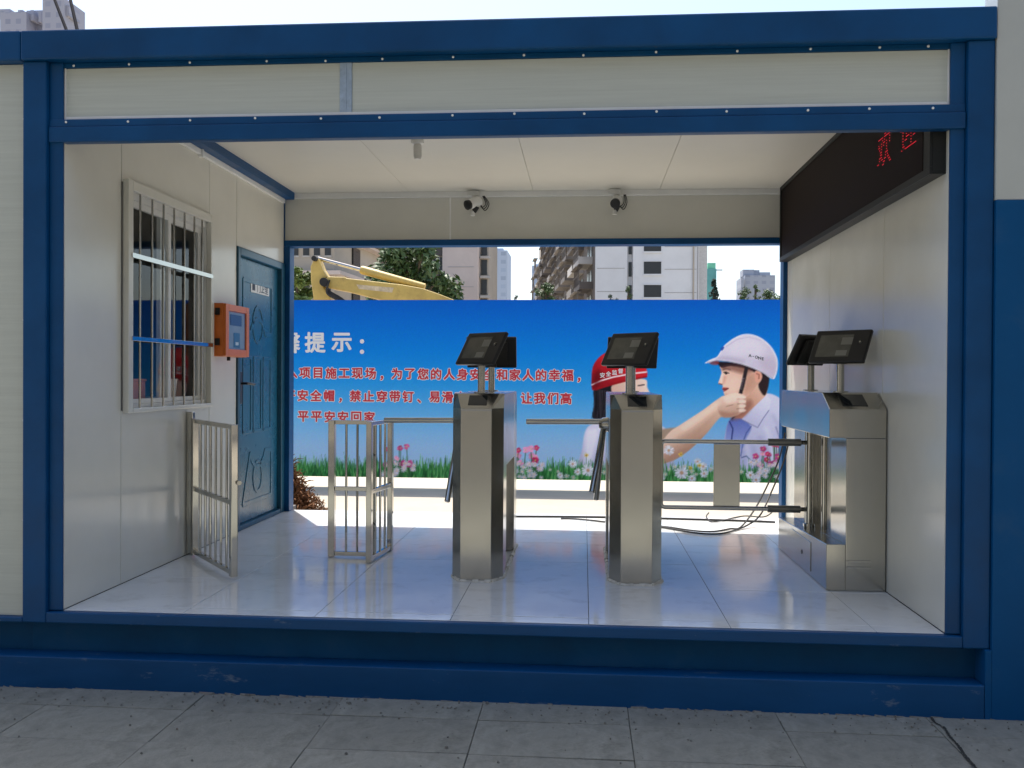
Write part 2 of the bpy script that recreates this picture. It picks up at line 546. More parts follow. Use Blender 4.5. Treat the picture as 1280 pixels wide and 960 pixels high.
# door in the left wall
dr = B(-0.06, 0.012, 2.0615, 2.105, 0.0008, 1.922)
dr.box(-0.06, 0.012, 2.945, 3.018, 0.0008, 1.922)
dr.box(-0.06, 0.012, 2.1052, 2.9448, 1.868, 1.922)
dr.box(-0.06, 0.008, 2.1052, 2.9448, 0.0008, 0.035)
dro = dr.build('door', DOORF, booth, 0.005)
leaf = B(-0.055, -0.022, 2.107, 2.943, 0.037, 1.866).build('door_leaf', DOORB, dro, 0.003)


def ring(poly, w, name='embossed_panel', x0=-0.0222, x1=-0.0175):
    mb = MB()
    n = len(poly)
    for i in range(n):
        a, b = Vector(poly[i]), Vector(poly[(i + 1) % n])
        t = (b - a).normalized()
        q = Vector((-t.y, t.x)) * w
        e = t * w * 0.4
        mb.prism([(a - q - e)[:], (b - q + e)[:], (b + q + e)[:], (a + q - e)[:]], 'x', x0 - 0.0003 * (i % 3), x1 + 0.0004 * (i % 3))
    return mb.build(name, DOORB, dro, 0.0035)


def arc(cy, cz, r, a0, a1, n=7, s=1.0):
    return [(cy + r * math.cos(math.radians(a0 + (a1 - a0) * k / n)), cz + s * r * math.sin(math.radians(a0 + (a1 - a0) * k / n))) for k in range(n + 1)]


ring([(2.24, 1.36)] + [(2.24, 1.72), (2.81, 1.72), (2.81, 1.36)] + arc(2.525, 1.30, 0.16, 20, 160), 0.016)
ring(arc(2.525, 1.42, 0.10, 0, 360, 14, 1.3)[:-1], 0.013)
for yy in (2.24, 2.44, 2.64):
    ring([(yy, 0.66), (yy + 0.15, 0.66), (yy + 0.15, 1.18), (yy, 1.18)], 0.012)
ring([(2.24, 0.16), (2.81, 0.16), (2.81, 0.50)] + arc(2.525, 0.56, 0.16, -20, -160), 0.016)
ring(arc(2.525, 0.33, 0.085, 0, 360, 14, 1.3)[:-1], 0.013)
B(-0.0218, -0.012, 2.165, 2.205, 0.86, 1.08).build('lock_plate', BLACK, dro, 0.003)
MB().tube([(-0.013, 2.185, 1.0), (0.03, 2.185, 1.0), (0.036, 2.20, 1.0), (0.036, 2.30, 0.995)], 0.009, 8).build('door_handle', BLACK, dro, smooth=True)
sgn = B(-0.0215, -0.0185, 2.375, 2.745, 1.645, 1.735).build('room_sign', WHITEP, dro, 0.001)


# ------------------------------------------------------------------ lettering helper
GL = {}


def glyph(ch, off):
    k = (ch, off)
    if k not in GL:
        cu = bpy.data.curves.new('glyph', 'FONT')
        cu.body = ch
        cu.offset = off
        cu.resolution_u = 2
        ob = bpy.data.objects.new('glyph', cu)
        COL.objects.link(ob)
        dg = bpy.context.evaluated_depsgraph_get()
        dg.update()
        me = ob.evaluated_get(dg).to_mesh()
        GL[k] = ([tuple(v.co) for v in me.vertices], [tuple(p.vertices) for p in me.polygons])
        ob.evaluated_get(dg).to_mesh_clear()
        bpy.data.objects.remove(ob)
        bpy.data.curves.remove(cu)
    return GL[k]


def letters(mb, items, off, fn, nd=0):
    """items: (char, cx, cz, size): glyph centred on its em box; fn maps (a, b) -> 3-D; off = stroke weight added on every side, in em"""
    for ch, cx, cz, sz in items:
        v, f = glyph(ch, 0.0)
        if ch in '，：、':
            ox, oz = 0.0, 0.38
        else:
            xs_ = [p[0] for p in v]
            zs_ = [p[1] for p in v]
            ox, oz = (min(xs_) + max(xs_)) / 2, (min(zs_) + max(zs_)) / 2
        sh = [(0, 0)]
        for rr in ([off] if off < 0.03 else [off * 0.5, off]):
            n = 6 if rr < 0.03 else 12
            sh += [(rr * math.cos(2 * math.pi * k / n), rr * math.sin(2 * math.pi * k / n)) for k in range(n)]
        for i, (sx, sz_) in enumerate(sh):
            q = [Vector(fn(cx + (p[0] - ox + sx) * sz, cz + (p[1] - oz + sz_) * sz)) for p in v]
            e = Vector(fn(1, 0)) - Vector(fn(0, 0))
            u_ = Vector(fn(0, 1)) - Vector(fn(0, 0))
            nn_ = e.cross(u_).normalized() * (-0.00004 * i)
            mb.add([w + nn_ for w in q], f)
    return mb


INKD = mat('sign_ink', (0.03, 0.04, 0.06), 0.6)
mb = letters(MB(), [('门', 0.155, 0.0, .078), ('卫', 0.235, 0.0, .078), ('室', 0.312, 0.0, .078)], 0.015, lambda a, b: (-0.0178, 2.375 + a, 1.69 + b))
mb.prism([(2.40, 1.66), (2.455, 1.66), (2.455, 1.72), (2.40, 1.72)], 'x', -0.0184, -0.0178)
mb.build('sign_lettering', INKD, dro)

# guard room behind the window (adjoining cabin)
cab = thing('guard_cabin', (-2.0, 0, GZ), 'white panelled guard cabin adjoining the left blue post', 'cabin')
B(-3.9, -0.178, 0.02, 0.08, -0.030, 2.4445).build('front_panel', FASC, cab, 0.002)
B(-3.9, -0.1725, -0.03, 0.15, 2.4465, 2.578).build('top_beam', BLUE, cab, 0.008)
B(-3.9, -0.1725, -0.012, 0.15, -0.052, -0.0305).build('sill_beam', SILL, cab, 0.005)
B(-3.9, -0.1725, 0.07, 0.16, -0.196, -0.0525).build('recessed_web', BLUED, cab)
B(-0.1778, -0.1735, 0.010, 0.08, -0.030, 2.4445).build('edge_trim', TRIM, cab)
for z in (0.4, 0.85, 1.3, 1.75, 2.2, 2.43):
    inst('screw', scr_me, cab, (-0.185 + 2.0, 0.0195, z - GZ))
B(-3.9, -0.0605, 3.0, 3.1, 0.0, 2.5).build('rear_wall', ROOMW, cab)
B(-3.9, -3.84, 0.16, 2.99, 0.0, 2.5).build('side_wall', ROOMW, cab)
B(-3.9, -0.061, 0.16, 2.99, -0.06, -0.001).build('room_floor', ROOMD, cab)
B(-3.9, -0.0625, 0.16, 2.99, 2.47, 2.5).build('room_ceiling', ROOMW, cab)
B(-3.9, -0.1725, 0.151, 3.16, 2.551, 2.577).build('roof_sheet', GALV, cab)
dk = thing('desk', (-0.35, 1.05, 0), 'pale counter just inside the barred window', 'desk')
B(-0.60, -0.068, 0.45, 1.75, 0.890, 0.920).build('desktop', WHITEP, dk, 0.004)
for a, b in ((-0.58, 0.47), (-0.10, 0.47), (-0.58, 1.69), (-0.10, 1.69)):
    B(a, a + 0.03, b, b + 0.03, 0.0, 0.8895).build('leg', STEELP, dk)
ob_ = thing('box', (-0.17, 0.92, 0.92), 'small orange box behind the barred window glass', 'box')
B(-0.24, -0.10, 0.80, 0.99, 0.9205, 1.02).build('carton', ORANGE, ob_, 0.004)
B(-0.245, -0.095, 0.795, 0.995, 1.0205, 1.035).build('lid', ORANGE, ob_, 0.003)
cp = thing('cup', (-0.15, 1.40, 0.92), 'white paper cup standing inside the barred window', 'cup')
MB().loft([[(-0.15 + r * math.cos(a), 1.40 + r * math.sin(a), z) for a in [k * math.pi / 10 for k in range(20)]] for r, z in ((0.030, 0.9205), (0.040, 1.03))]).build('body', WHITEP, cp, smooth=True)
MB().tube([(-0.15 + 0.041 * math.cos(k * math.pi / 10), 1.40 + 0.041 * math.sin(k * math.pi / 10), 1.031) for k in range(21)], 0.003, 6).build('rim', WHITEP, cp, smooth=True)

# hoarding wall right of the cabin
hw = thing('site_hoarding_wall', (5.2, 0, GZ), 'roadside hoarding wall painted blue below and white above', 'wall')
B(3.9935, 7.4, -0.022, 0.10, 1.79, 2.9).build('white_band', HOARDW, hw, 0.003)
B(3.9935, 7.4, -0.027, 0.10, -0.345, 1.7895).build('blue_band', HOARD, hw, 0.003)
B(3.9683, 3.9932, -0.0275, 0.10, -0.345, -0.0525).build('end_plate', HOARD, hw, 0.002)
# mortar bead at the foot
bd = MB()
rg = random.Random(5)
xx = -3.5
while xx < 7.2:
    w_ = rg.uniform(0.02, 0.09)
    dpt, hh = rg.uniform(0.008, 0.035), rg.uniform(0.014, 0.021)
    if rg.random() < 0.9:
        y1 = -0.0285
        pr_ = [(xx, y1, GZ - 0.002), (xx + w_, y1, GZ - 0.002), (xx + w_ * .9, y1 - dpt, GZ - 0.002), (xx + w_ * .15, y1 - dpt * rg.uniform(.5, 1.2), GZ - 0.002)]
        tp = [(xx + w_ * .1, y1, GZ + hh), (xx + w_ * .9, y1, GZ + hh * rg.uniform(.5, 1)), (xx + w_ * .7, y1 - dpt * .5, GZ + hh * .6), (xx + w_ * .3, y1 - dpt * .5, GZ + hh * .7)]
        bd.loft([pr_, tp])
    xx += w_ * rg.uniform(0.7, 1.05)
mo = bd.build('mortar_bead', MORTAR)
tag(mo, 'crumbled mortar and dirt along the foot of the blue base channel', 'mortar', kind='stuff')

gr = MB()
rg = random.Random(14)
for k in range(420):
    s = rg.uniform(0.0015, 0.006) * (1.6 if rg.random() < .06 else 1)
    p = Vector((rg.uniform(-0.6, 4.6), -0.03 - abs(rg.gauss(0, 0.10)) - (rg.uniform(0, .6) if rg.random() < .25 else 0.005), GZ + 0.0165 + s * .5))
    gr.loft([[(p.x + s * math.cos(a + .4 * rg.random()) * rg.uniform(.7, 1.2), p.y + s * math.sin(a) * rg.uniform(.7, 1.2), p.z - s * .6) for a in (0, 1.57, 3.14, 4.71)],
             [(p.x + s * .6 * math.cos(a), p.y + s * .6 * math.sin(a), p.z + s * .5) for a in (0, 1.57, 3.14, 4.71)]])
tag(gr.build('grit', MORTAR), 'loose grit on the paving along the blue base', 'grit', kind='stuff')

# ------------------------------------------------------------------ fixtures
# LED ticker
led = thing('led_sign_board', (3.79, 1.5, 1.915), 'long dark LED ticker board high on the right inner wall', 'led sign')
B(3.766, WX - 0.0005, 0.155, 2.985, 1.925, 2.4655).build('housing', LEDF, led, 0.002)
fr = B(3.758, 3.768, 0.05, 2.99, 1.915, 1.945)
fr.box(3.758, 3.768, 0.05, 2.99, 2.44, 2.4655)
fr.box(3.758, 3.768, 0.05, 0.075, 1.9452, 2.4398).box(3.758, 3.768, 2.965, 2.99, 1.9452, 2.4398)
fr.box(3.7682, 3.8235, 0.05, 2.99, 1.915, 1.9248)
fr.box(3.7682, 3.8235, 0.05, 0.154, 1.925, 2.4655)
fr.build('frame', LEDR, led, 0.002)
# lit dots: a character seen at the near end of the face
v, f = glyph('欢', 0.0)
v2, f2 = glyph('迎', 0.0)


def inside(vs, fs, a, b):
    for q in fs:
        pts = [vs[i] for i in q]
        c = False
        n = len(pts)
        for i in range(n):
            x1, y1_ = pts[i][0], pts[i][1]
            x2, y2_ = pts[i - 1][0], pts[i - 1][1]
            if (y1_ > b) != (y2_ > b) and a < (x2 - x1) * (b - y1_) / (y2_ - y1_) + x1:
                c = not c
        if c:
            return True
    return False


LEDM = emit('led_red', (1, 0.02, 0.05, 1), 0.45)
for (vv, ff, ys0) in ((v, f, 0.565), (v2, f2, 0.235)):
    dots = MB()
    for i in range(14):
        for k in range(14):
            if inside(vv, ff, 0.05 + 0.9 * (13 - i) / 13, -0.07 + 0.88 * k / 13):
                y, z = ys0 + 0.19 * (i / 13), 2.085 + 0.17 * k / 13
                dots.box(3.7635, 3.7658, y - 0.002, y + 0.002, z - 0.0016, z + 0.0016)
    dots.build('lit_character', LEDM, led)

# orange meter box
mbx = thing('meter_box', (0, 1.84, 1.16), 'orange glass-fronted meter box on the wall between window and door', 'box')
B(0.0006, 0.078, 1.643, 2.045, 1.175, 1.508).build('case', ORANGE, mbx, 0.004)
fr = B(0.0785, 0.094, 1.645, 1.695, 1.178, 1.505).box(0.0785, 0.094, 1.995, 2.043, 1.178, 1.505)
fr.box(0.0785, 0.094, 1.6952, 1.9948, 1.465, 1.505).box(0.0785, 0.094, 1.6952, 1.9948, 1.178, 1.222)
dfr = fr.build('box_door', ORANGE, mbx, 0.002)
B(0.0865, 0.0885, 1.694, 1.996, 1.221, 1.466).build('pane', GLASS, dfr)
B(0.0786, 0.0825, 1.70, 1.99, 1.225, 1.46).build('meter_plate', mat('meter_grey', (0.30, 0.36, 0.41), 0.4), mbx)
B(0.0826, 0.0855, 1.74, 1.93, 1.375, 1.445).build('display', mat('meter_display', (0.10, 0.14, 0.17), 0.2), mbx, 0.001)
B(0.0826, 0.0855, 1.80, 1.90, 1.235, 1.33).build('keypad', mat('keypad_blue', (0.05, 0.17, 0.27), 0.4), mbx, 0.002)
B(0.0856, 0.0862, 1.825, 1.875, 1.25, 1.27).build('label_strip', TRIM, mbx)
for z in (1.455, 1.265):
    B(0.028, 0.058, 1.631, 1.6425, z - 0.022, z + 0.022).build('hinge', BLACKM, mbx, 0.003)
MB().tube([(0.05, 1.80, 1.1745), (0.05, 1.80, 1.150)], 0.012, 8).build('cable_gland', BLACKM, mbx, smooth=True)

# bare bulb lamp
lp = thing('ceiling_lamp', (1.325, 1.5, 2.4665), 'small frosted bulb lamp on the white ceiling', 'lamp')
MB().tube([(1.325, 1.5, 2.466), (1.325, 1.5, 2.445), (1.325, 1.5, 2.44)], [0.038, 0.038, 0.025], 16).build('socket', WHITEP, lp, smooth=True)
MB().tube([(1.325, 1.5, 2.441), (1.325, 1.5, 2.425), (1.325, 1.5, 2.37), (1.325, 1.5, 2.352)], [0.02, 0.025, 0.025, 0.018], 16).build('bulb', mat('frosted', (0.62, 0.60, 0.56), 0.35), lp, smooth=True)

# surveillance cameras on the rear header


def cctv(u, aim, label):
    x, _, _ = px(u, 255, 3.0)
    t = thing('surveillance_camera', (x, 2.99, 2.4), label, 'camera', 'surveillance cameras on the rear header')
    B(x - 0.045, x + 0.045, 2.965, 3.0145, 2.425, 2.4645).build('mount_base', WHITEP, t, 0.006)
    MB().tube([(x, 2.985, 2.4255), (x + 0.008, 2.965, 2.385), (x + 0.01, 2.95, 2.36)], 0.016, 10).build('arm', WHITEP, t, smooth=True)
    d = Vector(aim).normalized()
    c = Vector((x + 0.012, 2.94, 2.365))
    bd_ = MB().tube([c - d * 0.055, c - d * 0.05, c + d * 0.045, c + d * 0.05], [0.030, 0.038, 0.038, 0.034], 18).build('body', WHITEP, t, smooth=True)
    MB().tube([c + d * 0.0502, c + d * 0.075, c + d * 0.078], [0.036, 0.037, 0.030], 18).build('lens_ring', BLACK, bd_, smooth=True)
    MB().tube([c - d * 0.012 + Vector((0, 0, -0.038)), c - d * 0.004 + Vector((0, 0, -0.075))], [0.03, 0.012], 10).build('swivel', BLACKM, t, smooth=True)
    for k in range(3):
        o = 0.012 * k
        q = c - d * 0.05
        MB().tube(spline([q, q + Vector((0.02 + o, -.01, -0.05 - o)), q + Vector((0.05 + o, 0.01, -0.02)), (x + 0.07 + o * .5, 2.99, 2.425), ], 6), 0.0035, 6).build('lead', RUBBER, t, smooth=True)
    e = Vector((x + 0.0, 2.94, 2.285))
    MB().tube([c + Vector((-0.0, 0, -0.06)), e + Vector((0, 0, 0.01))], 0.004, 6).build('drop_lead', RUBBER, t, smooth=True)
    MB().tube([e + Vector((0, 0, 0.015)), e - Vector((0, 0, 0.018))], [0.014, 0.017], 10).build('plug', WHITEP, t, smooth=True)
    return t


cctv(592, (-0.62, -0.60, -0.35), 'white surveillance camera aimed left with looped leads, above the nearer-left turnstile')
cctv(768, (-0.15, -0.95, -0.42), 'white surveillance camera aimed forward, right of the other camera on the rear header')

# ------------------------------------------------------------------ turnstiles


def terminal(root, x, y, z0, th, ph, front=True, flip=1):
    """face terminal on a post; th = yaw to the left lane, ph = lean back"""
    pm = MB().tube([(x, y, z0), (x, y, z0 + 0.006)], 0.042, 18)
    pm.tube([(x, y, z0 + 0.0062), (x, y, z0 + 0.185)], 0.0205, 14)
    pm.build('terminal_post', STEEL, root, smooth=True)
    s, c = math.sin(math.radians(th)), math.cos(math.radians(th))
    sp, cp_ = math.sin(math.radians(ph)), math.cos(math.radians(ph))
    if front:
        h, n0 = Vector((c, -s, 0)), Vector((-s, -c, 0))
    else:
        h, n0 = Vector((-c, -s, 0)), Vector((-s, c, 0))
    u = Vector((0, 0, cp_)) - n0 * sp
    n = n0 * cp_ + Vector((0, 0, sp))
    ctr = Vector((x, y, z0 + 0.238)) + h * 0.0
    ax = (h, u, n)
    t = MB().obox(ctr, ax, (0.153, 0.100, 0.011)).build('face_terminal', BLACK, root, 0.006)
    MB().obox(ctr - n * 0.021, ax, (0.10, 0.075, 0.0098)).build('rear_housing', BLACKM, t, 0.006)
    MB().obox(ctr + n * 0.0118 - h * 0.028 - u * 0.0, ax, (0.092, 0.068, 0.0008)).build('screen', SCREEN, t)
    MB().obox(ctr + n * 0.0128 + h * 0.035 + u * 0.028, ax, (0.030, 0.022, 0.0005)).build('screen_card', mat('card_grey', (0.20, 0.20, 0.18), 0.4), t)
    MB().obox(ctr + n * 0.0128 + h * 0.020 - u * 0.045, ax, (0.030, 0.016, 0.0005)).build('screen_card', bpy.data.materials['card_grey'], t)
    q = ctr + n * 0.0112 + h * 0.108 + u * 0.02
    MB().tube([q, q + n * 0.004], [0.014, 0.010], 14).build('lens', GLASSB, t, smooth=True)
    MB().tube([q + n * 0.0042, q + n * 0.006], 0.0045, 10).build('lens_pupil', STEELP, t, smooth=True)
    B(x - 0.03, x + 0.03, y - 0.025, y + 0.025, z0 + 0.148, z0 + 0.170).build('tilt_bracket', BLACKM, root, 0.004)


def tripod_turnstile(cx, y0, label, lower):
    t = thing('tripod_turnstile', (cx, y0, 0), label, 'turnstile', 'tripod turnstiles')

    def col(m):   # m: mirror for the rear column
        Y = (lambda a: y0 + a) if m == 0 else (lambda a: y0 + 1.13 - a)
        r0 = [(-0.134, 0.28), (-0.134, 0.10), (-0.079, 0.0), (0.079, 0.0), (0.134, 0.10), (0.134, 0.28)]
        r2 = [(-0.134, 0.28), (-0.134, 0.135), (-0.112, 0.112), (0.112, 0.112), (0.134, 0.135), (0.134, 0.28)]
        R = lambda r, z: [(cx + a, Y(b), z) for a, b in r]
        return MB().loft([R(r0, 0.002), R(r0, 0.893), R(r2, 0.968)])
    fc = col(0).build('front_column', STEEL, t, 0.003)
    col(1).build('rear_column', STEEL, t, 0.003)
    MB().box(cx - 0.1335, cx + 0.1335, y0 + 0.2805, y0 + 0.8495, 0.575, 0.9675).build('head', STEEL, t, 0.003)
    MB().box(cx - 0.085, cx + 0.085, y0 + 0.2805, y0 + 0.8495, 0.002, 0.5745).build('side_panel', STEEL, t, 0.002)
    B(cx - 0.079, cx + 0.079, y0 - 0.0035, y0 - 0.0005, 0.012, 0.885).build('front_plate', STEEL, t, 0.0015)
    # card reader window on the slope
    sl_ = Vector((0, 0.112, 0.075)).normalized()
    nn = Vector((0, -0.075, 0.112)).normalized()
    c = Vector((cx + 0.002, y0 + 0.06, 0.893 + 0.0402)) + nn * 0.001
    MB().obox(c, (Vector((1, 0, 0)), sl_, nn), (0.049, 0.043, 0.0016)).build('reader_window', GLASSB, t, 0.001)
    # arms
    hub = Vector((cx - 0.1345, y0 + 0.53, 0.79))
    MB().tube([hub, hub + Vector((-0.03, 0, 0)), hub + Vector((-0.05, 0, 0))], [0.042, 0.038, 0.02], 18).build('hub', STEEL, t, smooth=True)
    MB().tube([hub + Vector((-0.035, 0, 0.015)), hub + Vector((-0.46, 0.0, 0.012)), hub + Vector((-0.463, 0, 0.012))], [0.016, 0.016, 0.012], 14).build('arm', STEELP, t, smooth=True)
    for e in lower:
        e = Vector(e)
        MB().tube([hub + e.normalized() * 0.03 + Vector((-0.02, 0, 0)), hub + e, hub + e * 1.007], [0.016, 0.016, 0.012], 14).build('arm', STEELP, t, smooth=True)
    # sealant round the foot
    rg2 = random.Random(int(cx * 100))
    sb = MB()
    pts = [(-0.134, 1.03), (-0.134, 0.10), (-0.079, -0.002), (0.079, -0.002), (0.134, 0.10), (0.134, 1.03)]
    for a, b in zip(pts[:-1], pts[1:]):
        n = max(2, int(math.hypot(b[0] - a[0], b[1] - a[1]) / 0.03))
        for k in range(n):
            q0 = (cx + a[0] + (b[0] - a[0]) * k / n, y0 + a[1] + (b[1] - a[1]) * k / n, 0.0006)
            q1 = (cx + a[0] + (b[0] - a[0]) * (k + 1) / n, y0 + a[1] + (b[1] - a[1]) * (k + 1) / n, 0.0006)
            sb.tube([q0, q1], [rg2.uniform(.005, .016), rg2.uniform(.005, .016)], 6)
    sb.build('sealant_bead', SEAL, t)
    return t


t1 = tripod_turnstile(1.772, 0.768, 'brushed steel tripod turnstile with one arm reaching the barred barrier', ((-0.06, -0.22, -0.42), (-0.09, 0.22, -0.42)))
terminal(t1, 1.772, 1.00, 0.9685, 42, 31)
terminal(t1, 1.758, 1.68, 0.9685, 2, 22, False)
t2 = tripod_turnstile(2.594, 0.768, 'brushed steel tripod turnstile in front of the printed red helmet', ((-0.09, -0.20, -0.36), (-0.06, 0.20, -0.45)))
terminal(t2, 2.565, 1.00, 0.9685, 42, 31)
terminal(t2, 2.615, 1.68, 0.9685, 5, 22, False)

# swing gate cabinet against the right wall
t3 = thing('swing_gate_turnstile', (3.68, 0.75, 0), 'steel swing-gate cabinet with a wide barrier wing beside the right wall', 'turnstile')
XR = WX - 0.006
MB().prism([(0.75, 0.002), (1.87, 0.002), (1.87, 0.195), (0.75, 0.232)], 'x', 3.532, 3.6245).build('plinth', STEEL, t3, 0.003)
B(3.625, XR, 0.75, 1.03, 0.002, 0.7605).build('front_column', STEEL, t3, 0.003)
B(3.70, XR, 1.0305, 1.60, 0.002, 0.7605).build('spine_panel', STEEL, t3, 0.003)
B(3.625, XR, 1.6005, 1.87, 0.002, 0.7605).build('rear_column', STEEL, t3, 0.003)
MB().prism([(1.031, 0.002), (1.6, 0.002), (1.6, 0.204), (1.031, 0.223)], 'x', 3.625, 3.6995).build('plinth_step', STEEL, t3, 0.002)
MB().prism([(0.75, 0.761), (1.86, 0.761), (1.91, 0.80), (1.85, 0.985), (0.90, 0.985), (0.75, 0.905)], 'x', 3.542, XR).build('head', STEEL, t3, 0.004)
sl_ = Vector((0, 0.15, 0.08)).normalized()
nn = Vector((0, -0.08, 0.15)).normalized()
c = Vector((3.675, 0.83, 0.905 + 0.08 * 0.08 / 0.15)) + nn * 0.0012
MB().obox(c, (Vector((1, 0, 0)), sl_, nn), (0.062, 0.058, 0.0016)).build('reader_window', GLASSB, t3, 0.001)
for z in (0.118, 0.150):
    B(3.632, 3.748, 0.7445, 0.7498, z - 0.005, z + 0.005).build('vent_slot', STEELP, t3, 0.0015)
B(3.5285, 3.5318, 1.06, 1.50, 0.03, 0.185).build('access_plate', STEEL, t3, 0.001)
MB().tube([(3.5283, 1.25, 0.10), (3.526, 1.25, 0.10)], 0.012, 12).build('lock', BLACK, t3, smooth=True)
MB().tube([(3.60, 1.39, 0.2105), (3.60, 1.39, 0.235), (3.60, 1.39, 0.2355), (3.60, 1.39, 0.7605)], [0.033, 0.033, 0.019, 0.019], 16).build('pivot_pole', STEELP, t3, smooth=True)
MB().tube([(3.66, 1.30, 0.215), (3.66, 1.30, 0.7605)], 0.016, 12).build('guide_pole', STEELP, t3, smooth=True)
for z in (0.693, 0.314):
    MB().tube([(3.583, 1.39, z), (2.79, 1.39, z), (2.775, 1.39, z - math.copysign(0.004, z - .5)), (2.768, 1.39, z - math.copysign(0.018, z - .5))], 0.0125, 12).build('wing_tube', STEELP, t3, smooth=True)
    MB().tube([(3.55, 1.39, z), (3.37, 1.39, z)], 0.021, 14).build('wing_sleeve', mat('sleeve', (0.22, 0.22, 0.20), 0.35, 0.8) if 'sleeve' not in bpy.data.materials else bpy.data.materials['sleeve'], t3, smooth=True)
MB().tube([(2.768, 1.39, 0.672), (2.768, 1.39, 0.335)], 0.0125, 12).build('wing_tube', STEELP, t3, smooth=True)
B(3.065, 3.212, 1.383, 1.397, 0.327, 0.680).build('wing_plate', STEEL, t3, 0.002)
terminal(t3, 3.665, 1.02, 0.9855, 42, 31)
terminal(t3, 3.66, 1.62, 0.9855, 36, 30, False)

# ------------------------------------------------------------------ barred gates


def bar_panel(root, p0, p1, z0, z1, zm, nb, stile=0.018, first=True, last=True, barr=0.007):
    a, b = Vector((p0[0], p0[1], 0)), Vector((p1[0], p1[1], 0))
    d = (b - a).normalized()
    n = Vector((-d.y, d.x, 0))
    ax = (d, n, Vector((0, 0, 1)))
    ln = (b - a).length
    for k, on_ in ((a, first), (b, last)):
        if on_:
            MB().obox(k + Vector((0, 0, (z0 + z1) / 2)), ax, (stile, stile, (z1 - z0) / 2)).build('stile', STEELP, root, 0.003)
    mid = (a + b) / 2
    for z in (z0 + 0.02, zm, z1 - 0.013):
        MB().obox(mid + Vector((0, 0, z)), ax, (ln / 2 - stile - 0.0005, 0.011, 0.0125)).build('rail', STEELP, root, 0.002)
    for k in range(nb):
        q = a + d * (stile + (ln - 2 * stile) * (k + 1) / (nb + 1))
        for za, zb in ((z0 + 0.033, zm - 0.0128), (zm + 0.0128, z1 - 0.0258)):
            MB().tube([(q.x, q.y, za), (q.x, q.y, zb)], barr, 8).build('bar', STEELP, root, smooth=True)


g1 = thing('barred_gate', (0.03, 1.30, 0), 'barred steel gate standing open, hinged on the left wall under the window', 'gate')
B(0.002, 0.040, 1.283, 1.321, 0.001, 0.84).build('hinge_post', STEELP, g1, 0.003)
for z in (0.20, 0.65):
    MB().tube([(0.052, 1.268, z - 0.03), (0.052, 1.268, z + 0.03)], 0.010, 10).build('hinge', STEEL, g1, smooth=True)
bar_panel(g1, (0.072, 1.245), (0.515, 0.705), 0.012, 0.802, 0.395, 6)
MB().tube([(0.545, 0.70, 0.50), (0.552, 0.69, 0.50)], 0.012, 10).build('latch', STEEL, g1, smooth=True)
g2 = thing('barred_barrier', (0.98, 1.3, 0), 'free-standing barred steel barrier with a short angled leaf on the tiled floor', 'barrier')
bar_panel(g2, (0.862, 1.325), (1.098, 1.318), 0.002, 0.800, 0.400, 2, 0.019)
bar_panel(g2, (1.118, 1.180), (1.160, 1.545), 0.002, 0.800, 0.400, 3, 0.016)
MB().tube([(1.100, 1.295, 0.6), (1.122, 1.222, 0.6)], 0.008, 8).build('hinge', STEEL, g2, smooth=True)
MB().tube([(1.100, 1.295, 0.2), (1.122, 1.222, 0.2)], 0.008, 8).build('hinge', STEEL, g2, smooth=True)

# ------------------------------------------------------------------ cables on the floor


def cable(pts, r, label):
    o = MB().tube(spline(pts, 8), r, 8).build('cable', RUBBER, None, smooth=True)
    tag(o, label, 'cable', 'black cables on the tiled floor')


FZ = 0.008
def fl(u, v, z=FZ):
    return pxf(u, v, z)
cable([(1.80, 2.93, FZ), (2.0, 2.95, FZ), (2.3, 2.97, FZ), (2.55, 2.975, FZ), (2.95, 2.96, FZ), (3.35, 2.93, FZ), (3.62, 2.90, FZ), (3.72, 2.88, FZ)], 0.0075, 'thick black cable running straight along the sunlit rear edge of the floor')
cable([(2.16, 2.86, FZ), (2.24, 2.87, FZ), (2.40, 2.80, FZ), (2.62, 2.66, FZ), fl(828, 658), fl(865, 663), fl(890, 664.5), fl(912, 661), (3.42, 2.56, 0.02), (3.55, 2.75, 0.12), (3.66, 2.86, 0.28), (3.75, 2.90, 0.47), (3.79, 2.90, 0.66)], 0.006, 'black cable sagging from the right wall and curling across the floor')
cable([fl(800, 655), fl(828, 659), fl(865, 665.5), fl(892, 667.5), fl(915, 664), fl(935, 656, 0.02), (3.56, 2.60, 0.10), (3.66, 2.72, 0.25), (3.75, 2.78, 0.44), (3.795, 2.80, 0.60)], 0.006, 'front black cable looping from the wall to the middle turnstile')
cable([fl(886, 641), fl(883, 646), fl(890, 652, 0.009), fl(905, 650, 0.010), fl(930, 645), (3.66, 2.98, 0.03), (3.74, 3.0, 0.08)], 0.005, 'short curled black cable tail under the barrier wing')

# ------------------------------------------------------------------ behind the cabin: fibre heap, block
fm = MB()
rg = random.Random(9)
for k in range(4200):
    a = rg.uniform(0, 2 * math.pi)
    hgt = rg.random() ** 1.5
    r = 0.60 * (1 - hgt) * rg.uniform(0.6, 1.0)
    p = Vector((-0.30 + r * math.cos(a), 3.82 + r * math.sin(a) * 0.8, GZ + 0.84 * hgt * rg.uniform(0.7, 1.0)))
    d = Vector((rg.uniform(-1, 1), rg.uniform(-1, 1), rg.uniform(-.6, .8))).normalized() * rg.uniform(0.04, 0.11)
    fm.tube([p, p + d * .5 + Vector((0, 0, rg.uniform(-.01, .02))), p + d], [0.006, 0.005, 0.002], 4)
fm.loft([[(-0.30 + r * math.cos(k * math.pi / 9), 3.82 + r * .8 * math.sin(k * math.pi / 9), z) for k in range(18)] for r, z in ((0.42, GZ), (0.33, GZ + .15), (0.18, GZ + .35), (0.03, GZ + .6))])
tag(fm.build('fibre_heap', FIBRE), 'brown heap of palm fibre behind the left rear post', 'fibre heap')
